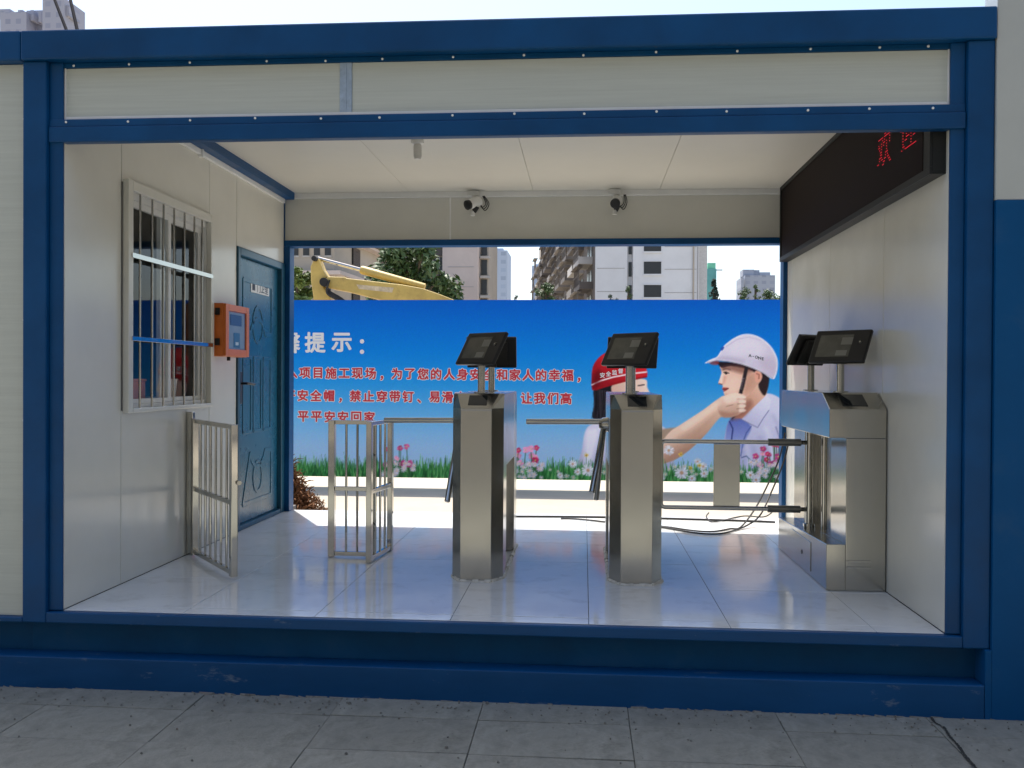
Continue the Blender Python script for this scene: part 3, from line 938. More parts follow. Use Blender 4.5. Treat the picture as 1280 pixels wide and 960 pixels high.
blk = thing('concrete_block', (-0.03, 3.24, GZ), 'grey concrete block at the left rear corner beside the brown heap', 'block')
B(-0.10, 0.022, 3.18, 3.30, GZ + 0.0, GZ + 0.25).build('lower_half', BRICKG, blk, 0.006)
B(-0.095, 0.018, 3.182, 3.296, GZ + 0.2505, GZ + 0.365).build('upper_half', BRICKG, blk, 0.006)

# ------------------------------------------------------------------ printed safety billboard
BY, BX0, BX1, BZ0, BZ1 = 7.447, -2.6, 5.9, -0.222, 2.013
bb = thing('safety_billboard', (1.6, BY, GZ), 'large blue printed safety billboard with red slogans and two helmeted workers', 'billboard')
RES = 0.010
nx, nz_ = int((BX1 - BX0) / RES) + 1, int((BZ1 - BZ0) / RES) + 1
gx = np.linspace(BX0, BX1, nx)
gz = np.linspace(BZ0, BZ1, nz_)
IMG = np.zeros((nz_, nx, 3))
PXM = 0.00995                      # metres on the board per photo pixel


def bpt(u, v):
    p = px(u, v, BY)
    return (p[0], p[2])


# sky gradient of the print
stops = [(374, (0, 88, 186)), (400, (0, 102, 196)), (440, (4, 120, 206)), (480, (36, 140, 211)), (520, (92, 164, 216)), (560, (142, 182, 219)), (600, (166, 194, 221))]
zz = [bpt(640, s[0])[1] for s in stops]
for c in range(3):
    IMG[:, :, c] = np.interp(gz, zz[::-1], [s[1][c] for s in stops][::-1])[:, None]
rs = np.random.RandomState(4)


def region(pts, m):
    xs_ = [p[0] for p in pts]
    zs_ = [p[1] for p in pts]
    i0 = max(0, int((min(xs_) - m - BX0) / (BX1 - BX0) * (nx - 1)))
    i1 = min(nx, int((max(xs_) + m - BX0) / (BX1 - BX0) * (nx - 1)) + 2)
    k0 = max(0, int((min(zs_) - m - BZ0) / (BZ1 - BZ0) * (nz_ - 1)))
    k1 = min(nz_, int((max(zs_) + m - BZ0) / (BZ1 - BZ0) * (nz_ - 1)) + 2)
    if i1 <= i0 or k1 <= k0:
        return None
    X, Z = np.meshgrid(gx[i0:i1], gz[k0:k1])
    return slice(k0, k1), slice(i0, i1), X, Z


def sdf(poly, X, Z, closed=True):
    d = np.full(X.shape, 1e9)
    ins = np.zeros(X.shape, bool)
    n = len(poly)
    for i in range(n if closed else n - 1):
        (x1, z1), (x2, z2) = poly[i], poly[(i + 1) % n]
        ex, ez = x2 - x1, z2 - z1
        t = np.clip(((X - x1) * ex + (Z - z1) * ez) / (ex * ex + ez * ez + 1e-12), 0, 1)
        d = np.minimum(d, np.hypot(X - x1 - t * ex, Z - z1 - t * ez))
        if closed:
            c = (z1 > Z) != (z2 > Z)
            xi = x1 + (Z - z1) * ex / (ez if abs(ez) > 1e-9 else 1e-9)
            ins ^= c & (X < xi)
    return np.where(ins, -d, d) if closed else d


def paint(poly, col, soft=0.7, alpha=1.0, fn=None):
    soft *= PXM
    r = region(poly, soft * 2)
    if r is None:
        return
    a, b, X, Z = r
    d = sdf(poly, X, Z)
    m = np.clip(0.5 - d / (2 * soft), 0, 1) * alpha
    cc = np.array(col, float)[None, None, :]
    if fn is not None:
        cc = fn(X, Z, -d / PXM)
    IMG[a, b] = IMG[a, b] * (1 - m[..., None]) + cc * m[..., None]


def stroke(line, w, col, soft=0.6, alpha=1.0):
    soft *= PXM
    r = region(line, w * PXM + soft)
    if r is None:
        return
    a, b, X, Z = r
    d = sdf(line, X, Z, False) - w * PXM / 2
    m = np.clip(0.5 - d / (2 * soft), 0, 1) * alpha
    IMG[a, b] = IMG[a, b] * (1 - m[..., None]) + np.array(col, float)[None, None, :] * m[..., None]


def P(pts, n=5):
    """closed smooth outline from photo pixels"""
    q = [bpt(*p) for p in pts]
    m = len(q)
    out = []
    for i in range(m):
        a, b, c, d = [np.array(q[(i + k) % m]) for k in (-1, 0, 1, 2)]
        for k in range(n):
            t = k / n
            out.append(tuple(0.5 * (2 * b + (c - a) * t + (2 * a - 5 * b + 4 * c - d) * t * t + (3 * b - 3 * c + d - a) * t ** 3)))
    return out


def Q(pts):
    return [bpt(*p) for p in pts]


def shade(c0, c1, u0, v0, u1, v1, rim=None, rimw=3.0):
    """linear blend between two print colours across the figure, plus an optional rim tone"""
    a, b = np.array(bpt(u0, v0)), np.array(bpt(u1, v1))
    dv = b - a
    l2 = (dv ** 2).sum()

    def fn(X, Z, din):
        t = np.clip(((X - a[0]) * dv[0] + (Z - a[1]) * dv[1]) / l2, 0, 1)[..., None]
        c = np.array(c0, float) * (1 - t) + np.array(c1, float) * t
        if rim is not None:
            k = np.clip(1 - din / rimw, 0, 1)[..., None]
            c = c * (1 - k) + np.array(rim, float) * k
        return c
    return fn


# woman with the red helmet
paint(P([(733, 536), (745, 529), (762, 528), (800, 530), (830, 534), (838, 560), (835, 600), (728, 600), (728, 560)]), (196, 196, 218), 1.0, fn=shade((205, 203, 222), (168, 168, 198), 735, 530, 740, 598))
paint(P([(742, 488), (752, 484), (775, 480), (790, 500), (780, 530), (760, 524), (741, 523), (743, 505)]), (22, 22, 30), 0.8)
paint(P([(764, 484), (780, 476), (806, 474), (809, 484), (812, 492), (808, 496), (809, 502), (804, 512), (790, 518), (774, 512)]), (222, 190, 172), 0.8, fn=shade((205, 165, 150), (232, 205, 190), 768, 500, 808, 488))
stroke(Q([(798, 482), (805, 481)]), 1.4, (40, 30, 34))
paint(P([(740, 486), (739.5, 470), (742, 456), (752, 444), (768, 437), (786, 437), (800, 446), (807, 458), (809, 470), (800, 473), (779, 478), (757, 484), (745, 488)]), (170, 22, 34), 0.7, fn=shade((196, 30, 40), (120, 12, 26), 770, 450, 742, 486))
stroke(Q([(740, 481), (752, 475.5), (768, 471), (790, 467), (808, 465)]), 1.7, (236, 226, 230))
stroke(Q([(741, 486.5), (757, 482.5), (779, 476.5), (808, 471)]), 1.8, (140, 14, 26), 0.8)
for k in range(60):                                        # hair strands
    u = rs.uniform(742, 760)
    stroke(Q([(u, 488), (u + rs.uniform(-2, 2), 505), (u + rs.uniform(-3, 1), 523)]), 0.5, (58, 52, 60) if k % 3 else (8, 8, 12), 0.5, 0.5)
paint(P([(755, 447), (770, 440), (788, 441), (796, 448), (778, 450), (762, 455)]), (232, 110, 112), 4.0, 0.45)
paint(P([(742, 470), (748, 462), (752, 470), (748, 481), (742, 483)]), (84, 6, 18), 3.0, 0.6)
paint(P([(732, 545), (740, 536), (748, 540), (742, 570), (732, 590)]), (236, 234, 244), 3.5, 0.7)
# man: neck, shirt, face, hair, helmet
paint(P([(912, 525), (930, 510), (950, 496), (962, 492), (978, 500), (990, 515), (1000, 540), (1004, 600), (905, 600), (904, 570), (906, 545)]), (190, 190, 216), 0.8, fn=shade((204, 204, 226), (172, 174, 206), 975, 510, 915, 575))
paint(P([(918, 524), (923, 505), (925, 490), (945, 470), (958, 475), (957, 497), (940, 513), (929, 524)]), (206, 160, 138), 0.8, fn=shade((184, 128, 106), (222, 182, 160), 926, 512, 952, 486))
paint(P([(952, 462), (961, 464), (961, 480), (956.5, 494), (951, 490), (948, 480)]), (44, 32, 34), 0.8)
paint(P([(902, 457), (930, 452), (950, 460), (952, 474), (944, 484), (936, 494), (925, 500), (911, 501), (907, 498), (906, 494.5), (904.6, 490.5), (905.5, 488.5), (902.8, 486.6), (903.6, 483.5), (902.8, 481), (898.6, 479.8), (898.3, 477.2), (900.6, 471.5), (902, 466.5), (901.2, 462)]), (226, 186, 164), 0.6, fn=shade((236, 200, 180), (206, 160, 138), 905, 478, 945, 480))
paint(P([(895, 452), (930, 455), (962, 468), (957, 471), (935, 462), (914, 458), (903, 460), (898, 456)]), (34, 24, 32), 0.8)
paint(P([(886, 451.5), (898, 451), (897, 456), (889, 455.5)]), (140, 62, 66), 0.8, 0.8)
paint(P([(904, 458), (925, 457), (940, 463), (930, 467), (912, 463), (903, 463)]), (120, 76, 66), 2.5, 0.7)
paint(P([(912, 474), (922, 470), (930, 476), (926, 488), (914, 490), (910, 482)]), (240, 206, 188), 4.0, 0.6)
paint(P([(934, 468), (942, 470), (942, 482), (932, 492), (930, 482)]), (186, 136, 114), 3.5, 0.6)
paint(P([(907, 492), (916, 495), (924, 494), (920, 500), (908, 500)]), (190, 142, 122), 2.0, 0.6)
paint(P([(901.4, 468), (904.5, 470), (902.5, 478), (900, 478)]), (250, 226, 212), 1.2, 0.6)
paint(P([(904.5, 470), (908, 471), (906, 479), (903.5, 479)]), (196, 146, 126), 1.4, 0.55)
stroke(Q([(903.8, 462), (908, 460.8), (913, 462.2)]), 1.1, (70, 46, 44), 0.8, 0.7)
stroke(Q([(904.6, 465.6), (907.5, 465.0), (911.2, 466.6)]), 0.9, (36, 24, 26))
paint(P([(905, 466), (907.5, 465.2), (909.6, 466.6), (907.5, 468)]), (22, 16, 20), 0.6)
paint(P([(902.9, 484.6), (906, 484.2), (910.5, 485.2), (907, 488.8), (904.3, 489.2), (904, 487)]), (178, 84, 80), 0.7)
stroke(Q([(903.4, 486.6), (907, 486.7), (910, 485.7)]), 1.2, (70, 22, 28), 0.6)
stroke(Q([(899, 479.6), (902.5, 480.4)]), 1.3, (120, 64, 56))
paint(P([(944, 464), (950, 464.5), (952.5, 469), (951, 475), (946, 478), (943.5, 473)]), (218, 160, 138), 0.7)
stroke(Q([(946, 467), (949, 468.5), (948.5, 473)]), 1.2, (156, 80, 68), 0.8)
stroke(Q([(933, 460), (930.5, 472), (928.5, 481), (925.5, 492), (922, 503)]), 4.4, (40, 32, 38), 0.7)
for k in range(7):
    stroke(Q([(928.0 - k * .55, 473 + k * 2.1), (930.6 - k * .55, 473.4 + k * 2.1)]), 0.7, (160, 150, 156), 0.4, 0.8)
stroke(Q([(924, 500), (921, 516), (915, 524)]), 2.2, (44, 34, 42), 0.8)
helm = [(881, 454), (888, 449.4), (896, 446), (900.5, 439.5), (905, 432.3), (911, 427), (917.5, 422.5), (926, 418.6), (935.6, 417.4), (946, 419.8), (955, 424.8), (963.5, 432.8), (969, 441.6), (972, 450.3), (972, 460.6), (969.6, 470), (967, 473.8), (961, 471.5), (954, 466.6), (941.3, 460.6), (926, 455.3), (911, 452), (896, 450.6), (887, 453.2)]
paint(P(helm, 4), (210, 206, 222), 0.6, fn=shade((214, 208, 224), (198, 190, 208), 926, 425, 950, 466, (236, 236, 246), 2.2))
stroke(Q([(884, 453), (896, 450.4), (911, 451.6), (926, 454.6), (941, 459.8), (954, 465.6), (966, 472.8)]), 0.9, (150, 142, 160), 0.6, 0.8)
paint(P([(912, 432), (926, 424), (944, 424), (956, 434), (950, 446), (930, 444), (914, 442)]), (228, 222, 232), 5.0, 0.5)
paint(P([(950, 452), (964, 446), (970, 456), (967, 468), (956, 462)]), (184, 170, 190), 4.0, 0.5)
paint(P([(900, 446), (914, 446), (930, 450), (926, 454), (910, 451), (896, 450)]), (178, 168, 190), 2.5, 0.6)
stroke(Q([(908, 433), (922, 424), (936, 421.4), (950, 425)]), 1.0, (190, 184, 204), 0.8, 0.8)
paint(P([(900.6, 436), (903.6, 433.3), (905.4, 434.5), (902.5, 438.4)]), (50, 84, 170), 0.6)
# shirt details: open placket, collar, seams
paint(P([(911, 526), (922, 523), (930, 525), (939, 534), (933, 548), (928, 560), (908, 566), (907, 545)]), (112, 128, 190), 1.2, fn=shade((92, 108, 178), (150, 162, 208), 918, 526, 918, 560))
stroke(Q([(912, 527), (916, 536), (914.5, 549), (913, 566)]), 1.5, (36, 48, 110))
stroke(Q([(939, 533), (933, 541), (929, 552), (926, 570)]), 1.1, (66, 84, 150), 0.7)
paint(Q([(926.5, 524), (941, 510), (958.5, 493.5), (964, 500), (961, 513), (947, 534.5), (938, 530)]), (204, 204, 226), 0.7, fn=shade((214, 214, 232), (186, 186, 214), 958, 500, 936, 528))
stroke(Q([(961, 513), (954, 523), (947, 534.5), (938, 530), (926.5, 524)]), 0.9, (100, 104, 150), 0.6, 0.9)
for (a, b, c_, w, al) in (((950, 548), (958, 560), (960, 585), 5, .35), ((940, 556), (946, 572), (942, 592), 4, .3), ((966, 520), (972, 530), (975, 550), 4, .35)):
    stroke(Q([a, b, c_]), w, (146, 148, 188), 3.0, al)
for (a, b, c_, w, al) in (((958, 536), (964, 552), (966, 580), 5, .5), ((934, 560), (936, 575), (934, 592), 4, .4)):
    stroke(Q([a, b, c_]), w, (226, 226, 240), 3.0, al)
stroke(Q([(970, 534), (974, 546), (976, 562)]), 1.6, (120, 122, 166), 0.8, 0.8)
stroke(Q([(927, 572), (933, 570), (938, 575), (950, 578)]), 1.1, (58, 84, 130), 0.6)
stroke(Q([(924, 500), (921, 516), (915, 524)]), 3.5, (60, 40, 44), 2.0, 0.6)
paint(P([(918, 524), (928, 505), (938, 500), (940, 508), (930, 520)]), (130, 84, 72), 3.0, 0.6)
# her arms reaching to the chin strap
skin = shade((226, 190, 168), (178, 138, 118), 880, 512, 892, 545)
paint(P([(815, 541), (838, 535), (862, 536), (862, 548), (815, 556)]), (160, 138, 120), 1.2)
paint(P([(824, 560), (836, 541), (852, 530), (878, 513), (897, 499), (906, 495), (914, 505), (908, 519), (899, 523), (884, 541), (866, 559), (850, 571), (838, 577), (824, 579)]), (214, 176, 154), 0.8, fn=shade((228, 196, 174), (176, 134, 112), 862, 532, 874, 552))
paint(P([(899, 500), (908, 494), (918, 491), (927, 492.5), (931, 495), (932.5, 500), (932, 506), (929, 513), (924, 518), (914, 521.5), (903, 521), (897, 512)]), (222, 188, 166), 0.7, fn=shade((234, 206, 186), (184, 142, 122), 910, 494, 914, 521))
for ln in ([(921, 499), (927, 498), (931.5, 499)], [(922, 505), (928, 504.5), (931.5, 505.5)], [(921, 511), (926, 511), (929, 512)], [(908, 508), (916, 506)]):
    stroke(Q(ln), 0.8, (150, 106, 90), 0.7, 0.8)
paint(P([(848, 548), (868, 536), (890, 518), (898, 516), (884, 534), (862, 554)]), (170, 126, 104), 4.0, 0.35)
paint(P([(852, 533), (876, 517), (896, 503), (900, 505), (880, 520), (858, 537)]), (242, 218, 200), 2.5, 0.55)
paint(P([(905, 497), (916, 493), (924, 495), (920, 502), (908, 504)]), (244, 222, 206), 2.2, 0.6)
for kv in (496.5, 502, 507.5, 513):
    paint(P([(924, kv - 1.8), (929, kv - 2.2), (932.5, kv), (929, kv + 2.2), (924, kv + 1.8)]), (240, 216, 200), 0.9, 0.8)
paint(P([(900, 514), (912, 516), (922, 516), (914, 521), (903, 521)]), (160, 114, 94), 2.0, 0.6)
# grass and flowers along the foot of the print
zb = BZ0
for k in range(5200):
    x = rs.uniform(BX0, BX1)
    lay = k / 5200.0
    h = rs.uniform(0.10, 0.30) * (1.0 - 0.45 * lay) + 0.05 * rs.rand() * (1 - lay)
    w = rs.uniform(0.008, 0.020)
    z0 = zb - 0.02
    dx = rs.uniform(-0.05, 0.05)
    gcol = np.array([(44, 108, 52), (66, 146, 74), (32, 84, 44), (110, 176, 100), (52, 128, 64)][rs.randint(5)], float) * rs.uniform(0.85, 1.1)
    paint([(x - w, z0), (x + w, z0), (x + dx, z0 + h)], gcol, 0.5, 0.9)


def daisy(x, z, r, petal, heart, n=12, flat=0.9):
    for k in range(n):
        a = 2 * math.pi * (k + rs.uniform(-.2, .2)) / n
        rr = r * rs.uniform(0.85, 1.08)
        ex, ez = x + rr * math.cos(a), z + rr * math.sin(a) * flat
        stroke([(x, z), (ex, ez)], r / PXM * 0.30, np.array(petal, float) * rs.uniform(0.86, 1.04), 0.5, 0.95)
    paint([(x + .3 * r * math.cos(t), z + .3 * r * math.sin(t)) for t in np.linspace(0, 6.28, 9)[:-1]], heart, 0.6)


def cosmos(x, z, r):
    tone = [(214, 92, 146), (196, 40, 92), (232, 150, 190), (180, 60, 120)][rs.randint(4)]
    for k in range(5):
        a = 2 * math.pi * k / 5 + rs.uniform(-.3, .3)
        c = (x + r * .6 * math.cos(a), z + r * .6 * math.sin(a))
        paint([(c[0] + r * .5 * math.cos(t), c[1] + r * .42 * math.sin(t)) for t in np.linspace(0, 6.28, 9)[:-1]], np.array(tone, float) * rs.uniform(.85, 1.1), 0.7, 0.95)
    paint([(x + .18 * r * math.cos(t), z + .18 * r * math.sin(t)) for t in np.linspace(0, 6.28, 7)[:-1]], (230, 200, 90), 0.6)


def bouquet(u, wpx, npink, nwhite, hpx):
    for k in range(npink):
        a = bpt(u + rs.uniform(-wpx, wpx) * .8, 597 - rs.uniform(.25, 1) * hpx)
        stroke([(a[0] + rs.uniform(-.04, .04), zb), a], 1.0, (50, 92, 56), 0.5)
        cosmos(a[0], a[1], rs.uniform(0.024, 0.046))
    for k in range(nwhite):
        a = bpt(u + rs.uniform(-wpx, wpx), 597 - rs.uniform(0, .45) * hpx)
        daisy(a[0], a[1], rs.uniform(0.02, 0.042), (214, 206, 220), (216, 188, 150), 9)


bouquet(497, 22, 14, 22, 40)
bouquet(657, 22, 16, 28, 40)
bouquet(962, 24, 20, 30, 46)
for u in range(690, 930, 7):
    a = bpt(u + rs.uniform(-3, 3), 597 - rs.uniform(0, 14))
    daisy(a[0], a[1], rs.uniform(0.018, 0.034), (212, 212, 216), (196, 170, 110), 8)
bouquet(300, 24, 12, 16, 40)
for u, v, r in ((735, 588, .09), (852, 591, .10), (836, 563, .075), (716, 580, .06), (722, 590, .05), (879, 583, .06), (872, 577, .05), (880, 592, .06), (938, 594, .065), (945, 600, .07), (826, 597, .06), (865, 598, .06), (700, 594, .045), (783, 592, .06)):
    a = bpt(u, v)
    daisy(a[0], a[1], r * 0.8, (226, 224, 230), (190, 150, 120), 14)
for u, v in ((851, 568), (733, 569), (863, 585), (874, 582)):
    a = bpt(u, v)
    daisy(a[0], a[1], 0.028, (236, 206, 70), (150, 100, 40), 7)
IMG += (rs.rand(nz_, nx, 3) - 0.5) * 9

me = bpy.data.meshes.new('printed_sheet')
XX, ZZ = np.meshgrid(gx, gz)
co = np.stack([XX - 1.6, np.full(XX.shape, 0.0), ZZ - GZ], -1).reshape(-1, 3)
idx = np.arange(nx * nz_).reshape(nz_, nx)
fa = np.stack([idx[:-1, :-1], idx[:-1, 1:], idx[1:, 1:], idx[1:, :-1]], -1).reshape(-1, 4)
me.vertices.add(len(co))
me.vertices.foreach_set('co', co.ravel())
me.loops.add(fa.size)
me.loops.foreach_set('vertex_index', fa.ravel())
me.polygons.add(len(fa))
me.polygons.foreach_set('loop_start', np.arange(0, fa.size, 4))
me.polygons.foreach_set('loop_total', np.full(len(fa), 4))
me.update()
ca = me.color_attributes.new('print', 'FLOAT_COLOR', 'POINT')
c = np.clip(IMG, 0, 255) / 255.0
c = np.where(c <= 0.04045, c / 12.92, ((c + 0.055) / 1.055) ** 2.4) * BOARD_GAIN
ca.data.foreach_set('color', np.concatenate([c.reshape(-1, 3), np.ones((nx * nz_, 1))], 1).astype(np.float32).ravel())
pm = bpy.data.materials.new('printed_vinyl')
pm.use_nodes = True
at = pm.node_tree.nodes.new('ShaderNodeAttribute')
at.attribute_name = 'print'
pb = pm.node_tree.nodes['Principled BSDF']
pm.node_tree.links.new(at.outputs['Color'], pb.inputs['Base Color'])
bn = pm.node_tree.nodes.new('ShaderNodeTexNoise')
bn.inputs['Scale'].default_value = 2.0
bu = pm.node_tree.nodes.new('ShaderNodeBump')
bu.inputs['Strength'].default_value = 0.35
bu.inputs['Distance'].default_value = 0.03
pm.node_tree.links.new(bn.outputs[0], bu.inputs['Height'])
pm.node_tree.links.new(bu.outputs[0], pb.inputs['Normal'])
pb.inputs['Roughness'].default_value = 0.6
pb.inputs['Specular IOR Level'].default_value = 0.12
me.materials.append(pm)
so_ = bpy.data.objects.new('printed_sheet', me)
COL.objects.link(so_)
so_.parent = bb
B(BX0, BX1, BY + 0.004, BY + 0.05, BZ0, BZ1).build('backing_panel', GALV, bb)
for x in (-2.4, -1.62, 1.07, 2.964, 4.10, 5.3):
    B(x - 0.03, x + 0.03, BY + 0.051, BY + 0.11, GZ - 0.003, BZ1 - 0.05).build('support_post', GALV, bb)
    B(x - 0.03, x + 0.03, BY + 0.111, BY + 0.6, GZ - 0.003, GZ + 0.05).build('foot', GALV, bb)
INKW = mat('ink_white', (0.80, 0.82, 0.84), 0.6, var=0.02)
INKR = mat('ink_red', (0.58, 0.022, 0.045), 0.6, var=0.02)


def text_line(chars, off, out, ink, y0=BY - 0.003):
    it = []
    for ch, u, v, sz in chars:
        a = bpt(u, v)
        it.append((ch, a[0], a[1], sz))
    for k in it:
        o = letters(MB(), [k], off, lambda a, b: (a, y0, b)).build('character', ink, bb)
        if out is not None:
            letters(MB(), [k], out, lambda a, b: (a, y0 + 0.0018, b)).build('character_outline', INKW, o)


text_line([('温', 330, 428, .27), ('馨', 362.5, 428.5, .27), ('提', 394, 428, .27), ('示', 427, 428, .27), ('：', 446, 431.5, .27)], 0.030, None, INKW)


def run(s, u0, du, v0, dv, size):
    return [(ch, u0 + du * i - (5.5 if ch in '，、' else 0), v0 + dv * i + (1.0 if ch in '，、' else 0), size) for i, ch in enumerate(s) if ch != ' ']


text_line(run('欢迎进入项目施工现场，为了您的人身安全和家人的幸福，', 381 - 4 * 16.42, 16.42, 465.4, 0.155, .148), 0.030, 0.082, INKR)
text_line(run('请您戴好安全帽，禁止穿带钉、易滑高跟皮鞋，让我们高', 378.5 - 4 * 16.45, 16.45, 493.4, 0.20, .148), 0.030, 0.082, INKR)
text_line(run('平平安安回家', 379, 16.6, 520.5, 0.2, .148), 0.030, 0.082, INKR)
# printing on the helmets
mb = MB()
for i, ch in enumerate('安全监督'):
    a = bpt(753 + 7.6 * i, 469 - 1.75 * i)
    letters(mb, [(ch, a[0], a[1], .066)], 0.02, lambda p, q: (p, BY - 0.003, q))
mb.build('lettering', INKW, bb)
mb = MB()
for i, ch in enumerate('A-ONE'):
    a = bpt(937.5 + 4.0 * i, 444.5 + 1.0 * i)
    letters(mb, [(ch, a[0], a[1], .052)], 0.015, lambda p, q: (p, BY - 0.003, q))
mb.build('lettering', INKD, bb)

# ------------------------------------------------------------------ excavator behind the billboard
YEL = mat('excavator_yellow', (0.52, 0.37, 0.10), 0.5, var=0.18, vscale=2.5, dirt=((0.20, 0.12, 0.05), 3.0, 0.55, 0.75, 0.6))
EY = 17.0
ex = thing('excavator', (0.5, EY, GZ), 'yellow excavator with raised boom behind the billboard', 'excavator')


def X2(pts, y=EY):
    return [(px(u, v, y)[0], px(u, v, y)[2]) for u, v in pts]


MB().prism(X2([(413, 347), (434, 347.5), (436, 349), (470, 353), (505, 357), (530, 361.5), (552, 369), (572, 377), (610, 398), (660, 440), (652, 452), (600, 425), (545, 398), (500, 381), (470, 374), (440, 366), (414, 361), (409, 354)]), 'y', EY - 0.25, EY + 0.25).build('boom', YEL, ex, 0.03)
MB().prism(X2([(396.5, 321), (401, 325), (406, 338), (412, 347), (407, 350), (405, 356), (409, 363), (415, 372), (420, 400), (424, 450), (426, 500), (414, 500), (404, 450), (395, 400), (394, 372), (391, 352), (390.5, 334)]), 'y', EY - 0.17, EY + 0.17).build('stick', YEL, ex, 0.03)
for (u, v) in ((409, 354), (397, 325)):
    p = px(u, v, EY)
    MB().tube([(p[0], EY - 0.30, p[2]), (p[0], EY + 0.30, p[2])], 0.10 if u > 400 else 0.06, 14).build('pivot_pin', BLACKM, ex, smooth=True)
a, b, c_ = [Vector(px(u, v, EY)) for u, v in ((397.5, 323), (451, 337), (531, 359))]
MB().tube([a, b + (c_ - b).normalized() * .3], 0.045, 12).build('cylinder_rod', STEELP, ex, smooth=True)
MB().tube([b, b + (c_ - b) * .03, c_], [0.085, 0.10, 0.085], 14).build('cylinder_barrel', YEL, ex, smooth=True)
q = [px(u, v, EY - 0.27) for u, v in ((412, 350), (410, 362), (424, 371), (436, 378), (470, 386))]
for k in range(4):
    MB().tube(spline([(p[0], p[1] - 0.03 * k, p[2] - 0.03 * k) for p in q], 6), 0.022, 6).build('hose', RUBBER, ex, smooth=True)
# stripe of white wear on the boom side
MB().prism(X2([(449, 357), (495, 361), (493, 367), (452, 362.5)]), 'y', EY - 0.254, EY - 0.2505).build('decal', mat('worn_white', (0.55, 0.45, 0.30), 0.6, var=.3, vscale=8), ex)
# body, tracks, bucket (hidden behind the billboard)
B(0.0, 3.4, EY - 1.2, EY + 1.2, GZ + 0.95, GZ + 2.0).build('engine_house', YEL, ex, 0.08)
B(0.1, 1.3, EY - 1.2, EY - 0.3, GZ + 2.001, GZ + 2.75).build('cab', GLASSB, ex, 0.06)
for s in (-1, 1):
    MB().prism([(-0.3, GZ + 0.45), (0.1, GZ + 0.0), (3.1, GZ + 0.0), (3.5, GZ + 0.45), (3.1, GZ + 0.9), (0.1, GZ + 0.9)], 'y', EY + s * 1.2 - 0.25, EY + s * 1.2 + 0.25).build('track', BLACKM, ex, 0.04)
B(0.8, 2.4, EY - 0.94, EY + 0.94, GZ + 0.45, GZ + 0.949).build('undercarriage', BLACKM, ex)
p = px(420, 500, EY)
MB().prism([(p[0] - 0.25, p[2] + 0.1), (p[0] + 0.3, p[2] + 0.1), (p[0] + 0.55, p[2] - 0.4), (p[0] + 0.2, GZ), (p[0] - 0.5, GZ + 0.05), (p[0] - 0.6, p[2] - 0.5)], 'y', EY - 0.5, EY + 0.5).build('bucket', YEL, ex, 0.02)

# ------------------------------------------------------------------ trees


def leafmat(name, col):
    m = mat(name, col, 0.55, var=0.45, vscale=1.2, rnd=0.0)
    return m


LEAF = [leafmat('leaf_mid', (0.055, 0.10, 0.028)), leafmat('leaf_dark', (0.028, 0.055, 0.022)), leafmat('leaf_bright', (0.13, 0.18, 0.04)), leafmat('leaf_pine', (0.02, 0.035, 0.022))]
BARK = mat('bark', (0.10, 0.075, 0.05), 0.9, var=0.3, vscale=8, bump=0.4)


def tree(name, base, h, cz, rx, rz, lm, label, n=1600, leaf=0.22, clumps=26, seed=1, conic=False, cat='tree', up=0.0):
    r = random.Random(seed)
    x0, y0 = base
    t = thing(name, (x0, y0, GZ), label, cat, 'trees behind the billboard')
    tr = MB()
    tr.tube(spline([(x0, y0, GZ - 0.05), (x0 + r.uniform(-.1, .1) * rx, y0, GZ + (cz - GZ) * .5), (x0 + r.uniform(-.1, .1) * rx, y0, cz + rz * .3)], 5), [(0.045 if y0 < 70 else 0.014) * h * (1 - .07 * k) / 2 for k in range(11)], 8)
    cl = []
    for k in range(clumps):
        a = r.uniform(0, 6.283)
        q = r.random() ** 0.5
        zt = r.uniform(-1, 1)
        if conic:
            w = max(0.04, (1 - zt) / 2)
            c = Vector((x0 + rx * w * q * math.cos(a), y0 + rx * w * q * math.sin(a), cz + rz * zt))
        else:
            w = math.sqrt(max(0.0, 1 - zt * zt))
            c = Vector((x0 + rx * w * q * math.cos(a), y0 + rx * w * q * math.sin(a), cz + rz * zt))
        cl.append((c, rx * (r.uniform(0.20, 0.36) * (0.8 if conic else 1) if y0 < 70 or conic else r.uniform(0.34, 0.5))))
        if k % 2 == 0 and not conic:
            s = Vector((x0, y0, GZ + (cz - GZ) * r.uniform(.6, 1.0)))
            tr.tube([s, (s + c) / 2 + Vector((0, 0, .1 * rz)), c], [0.012 * h, 0.008 * h, 0.003 * h], 5)
    tr.build('trunk', BARK, t, smooth=True)
    lf = MB()
    for k in range(n):
        c, cr = cl[k % clumps]
        d = Vector((r.gauss(0, 1), r.gauss(0, 1), r.gauss(0, .8))).normalized() * cr * r.random() ** 0.4
        p = c + d
        nn_ = (d.normalized() * .6 + Vector((r.uniform(-1, 1), r.uniform(-1, 1), r.uniform(0.0, 1.2 + up)))).normalized()
        a = nn_.orthogonal().normalized()
        b = nn_.cross(a)
        an = r.uniform(0, 6.28)
        a, b = a * math.cos(an) + b * math.sin(an), b * math.cos(an) - a * math.sin(an)
        s = leaf * r.uniform(.6, 1.3)
        lf.add([p - a * s, p - b * s * .45 + nn_ * s * .1, p + a * s, p + b * s * .45 + nn_ * s * .1], [(0, 1, 2, 3)])
    o = lf.build('crown', lm, t)
    return t


def tb(u, y):
    return px(u, 375, y)[0], y


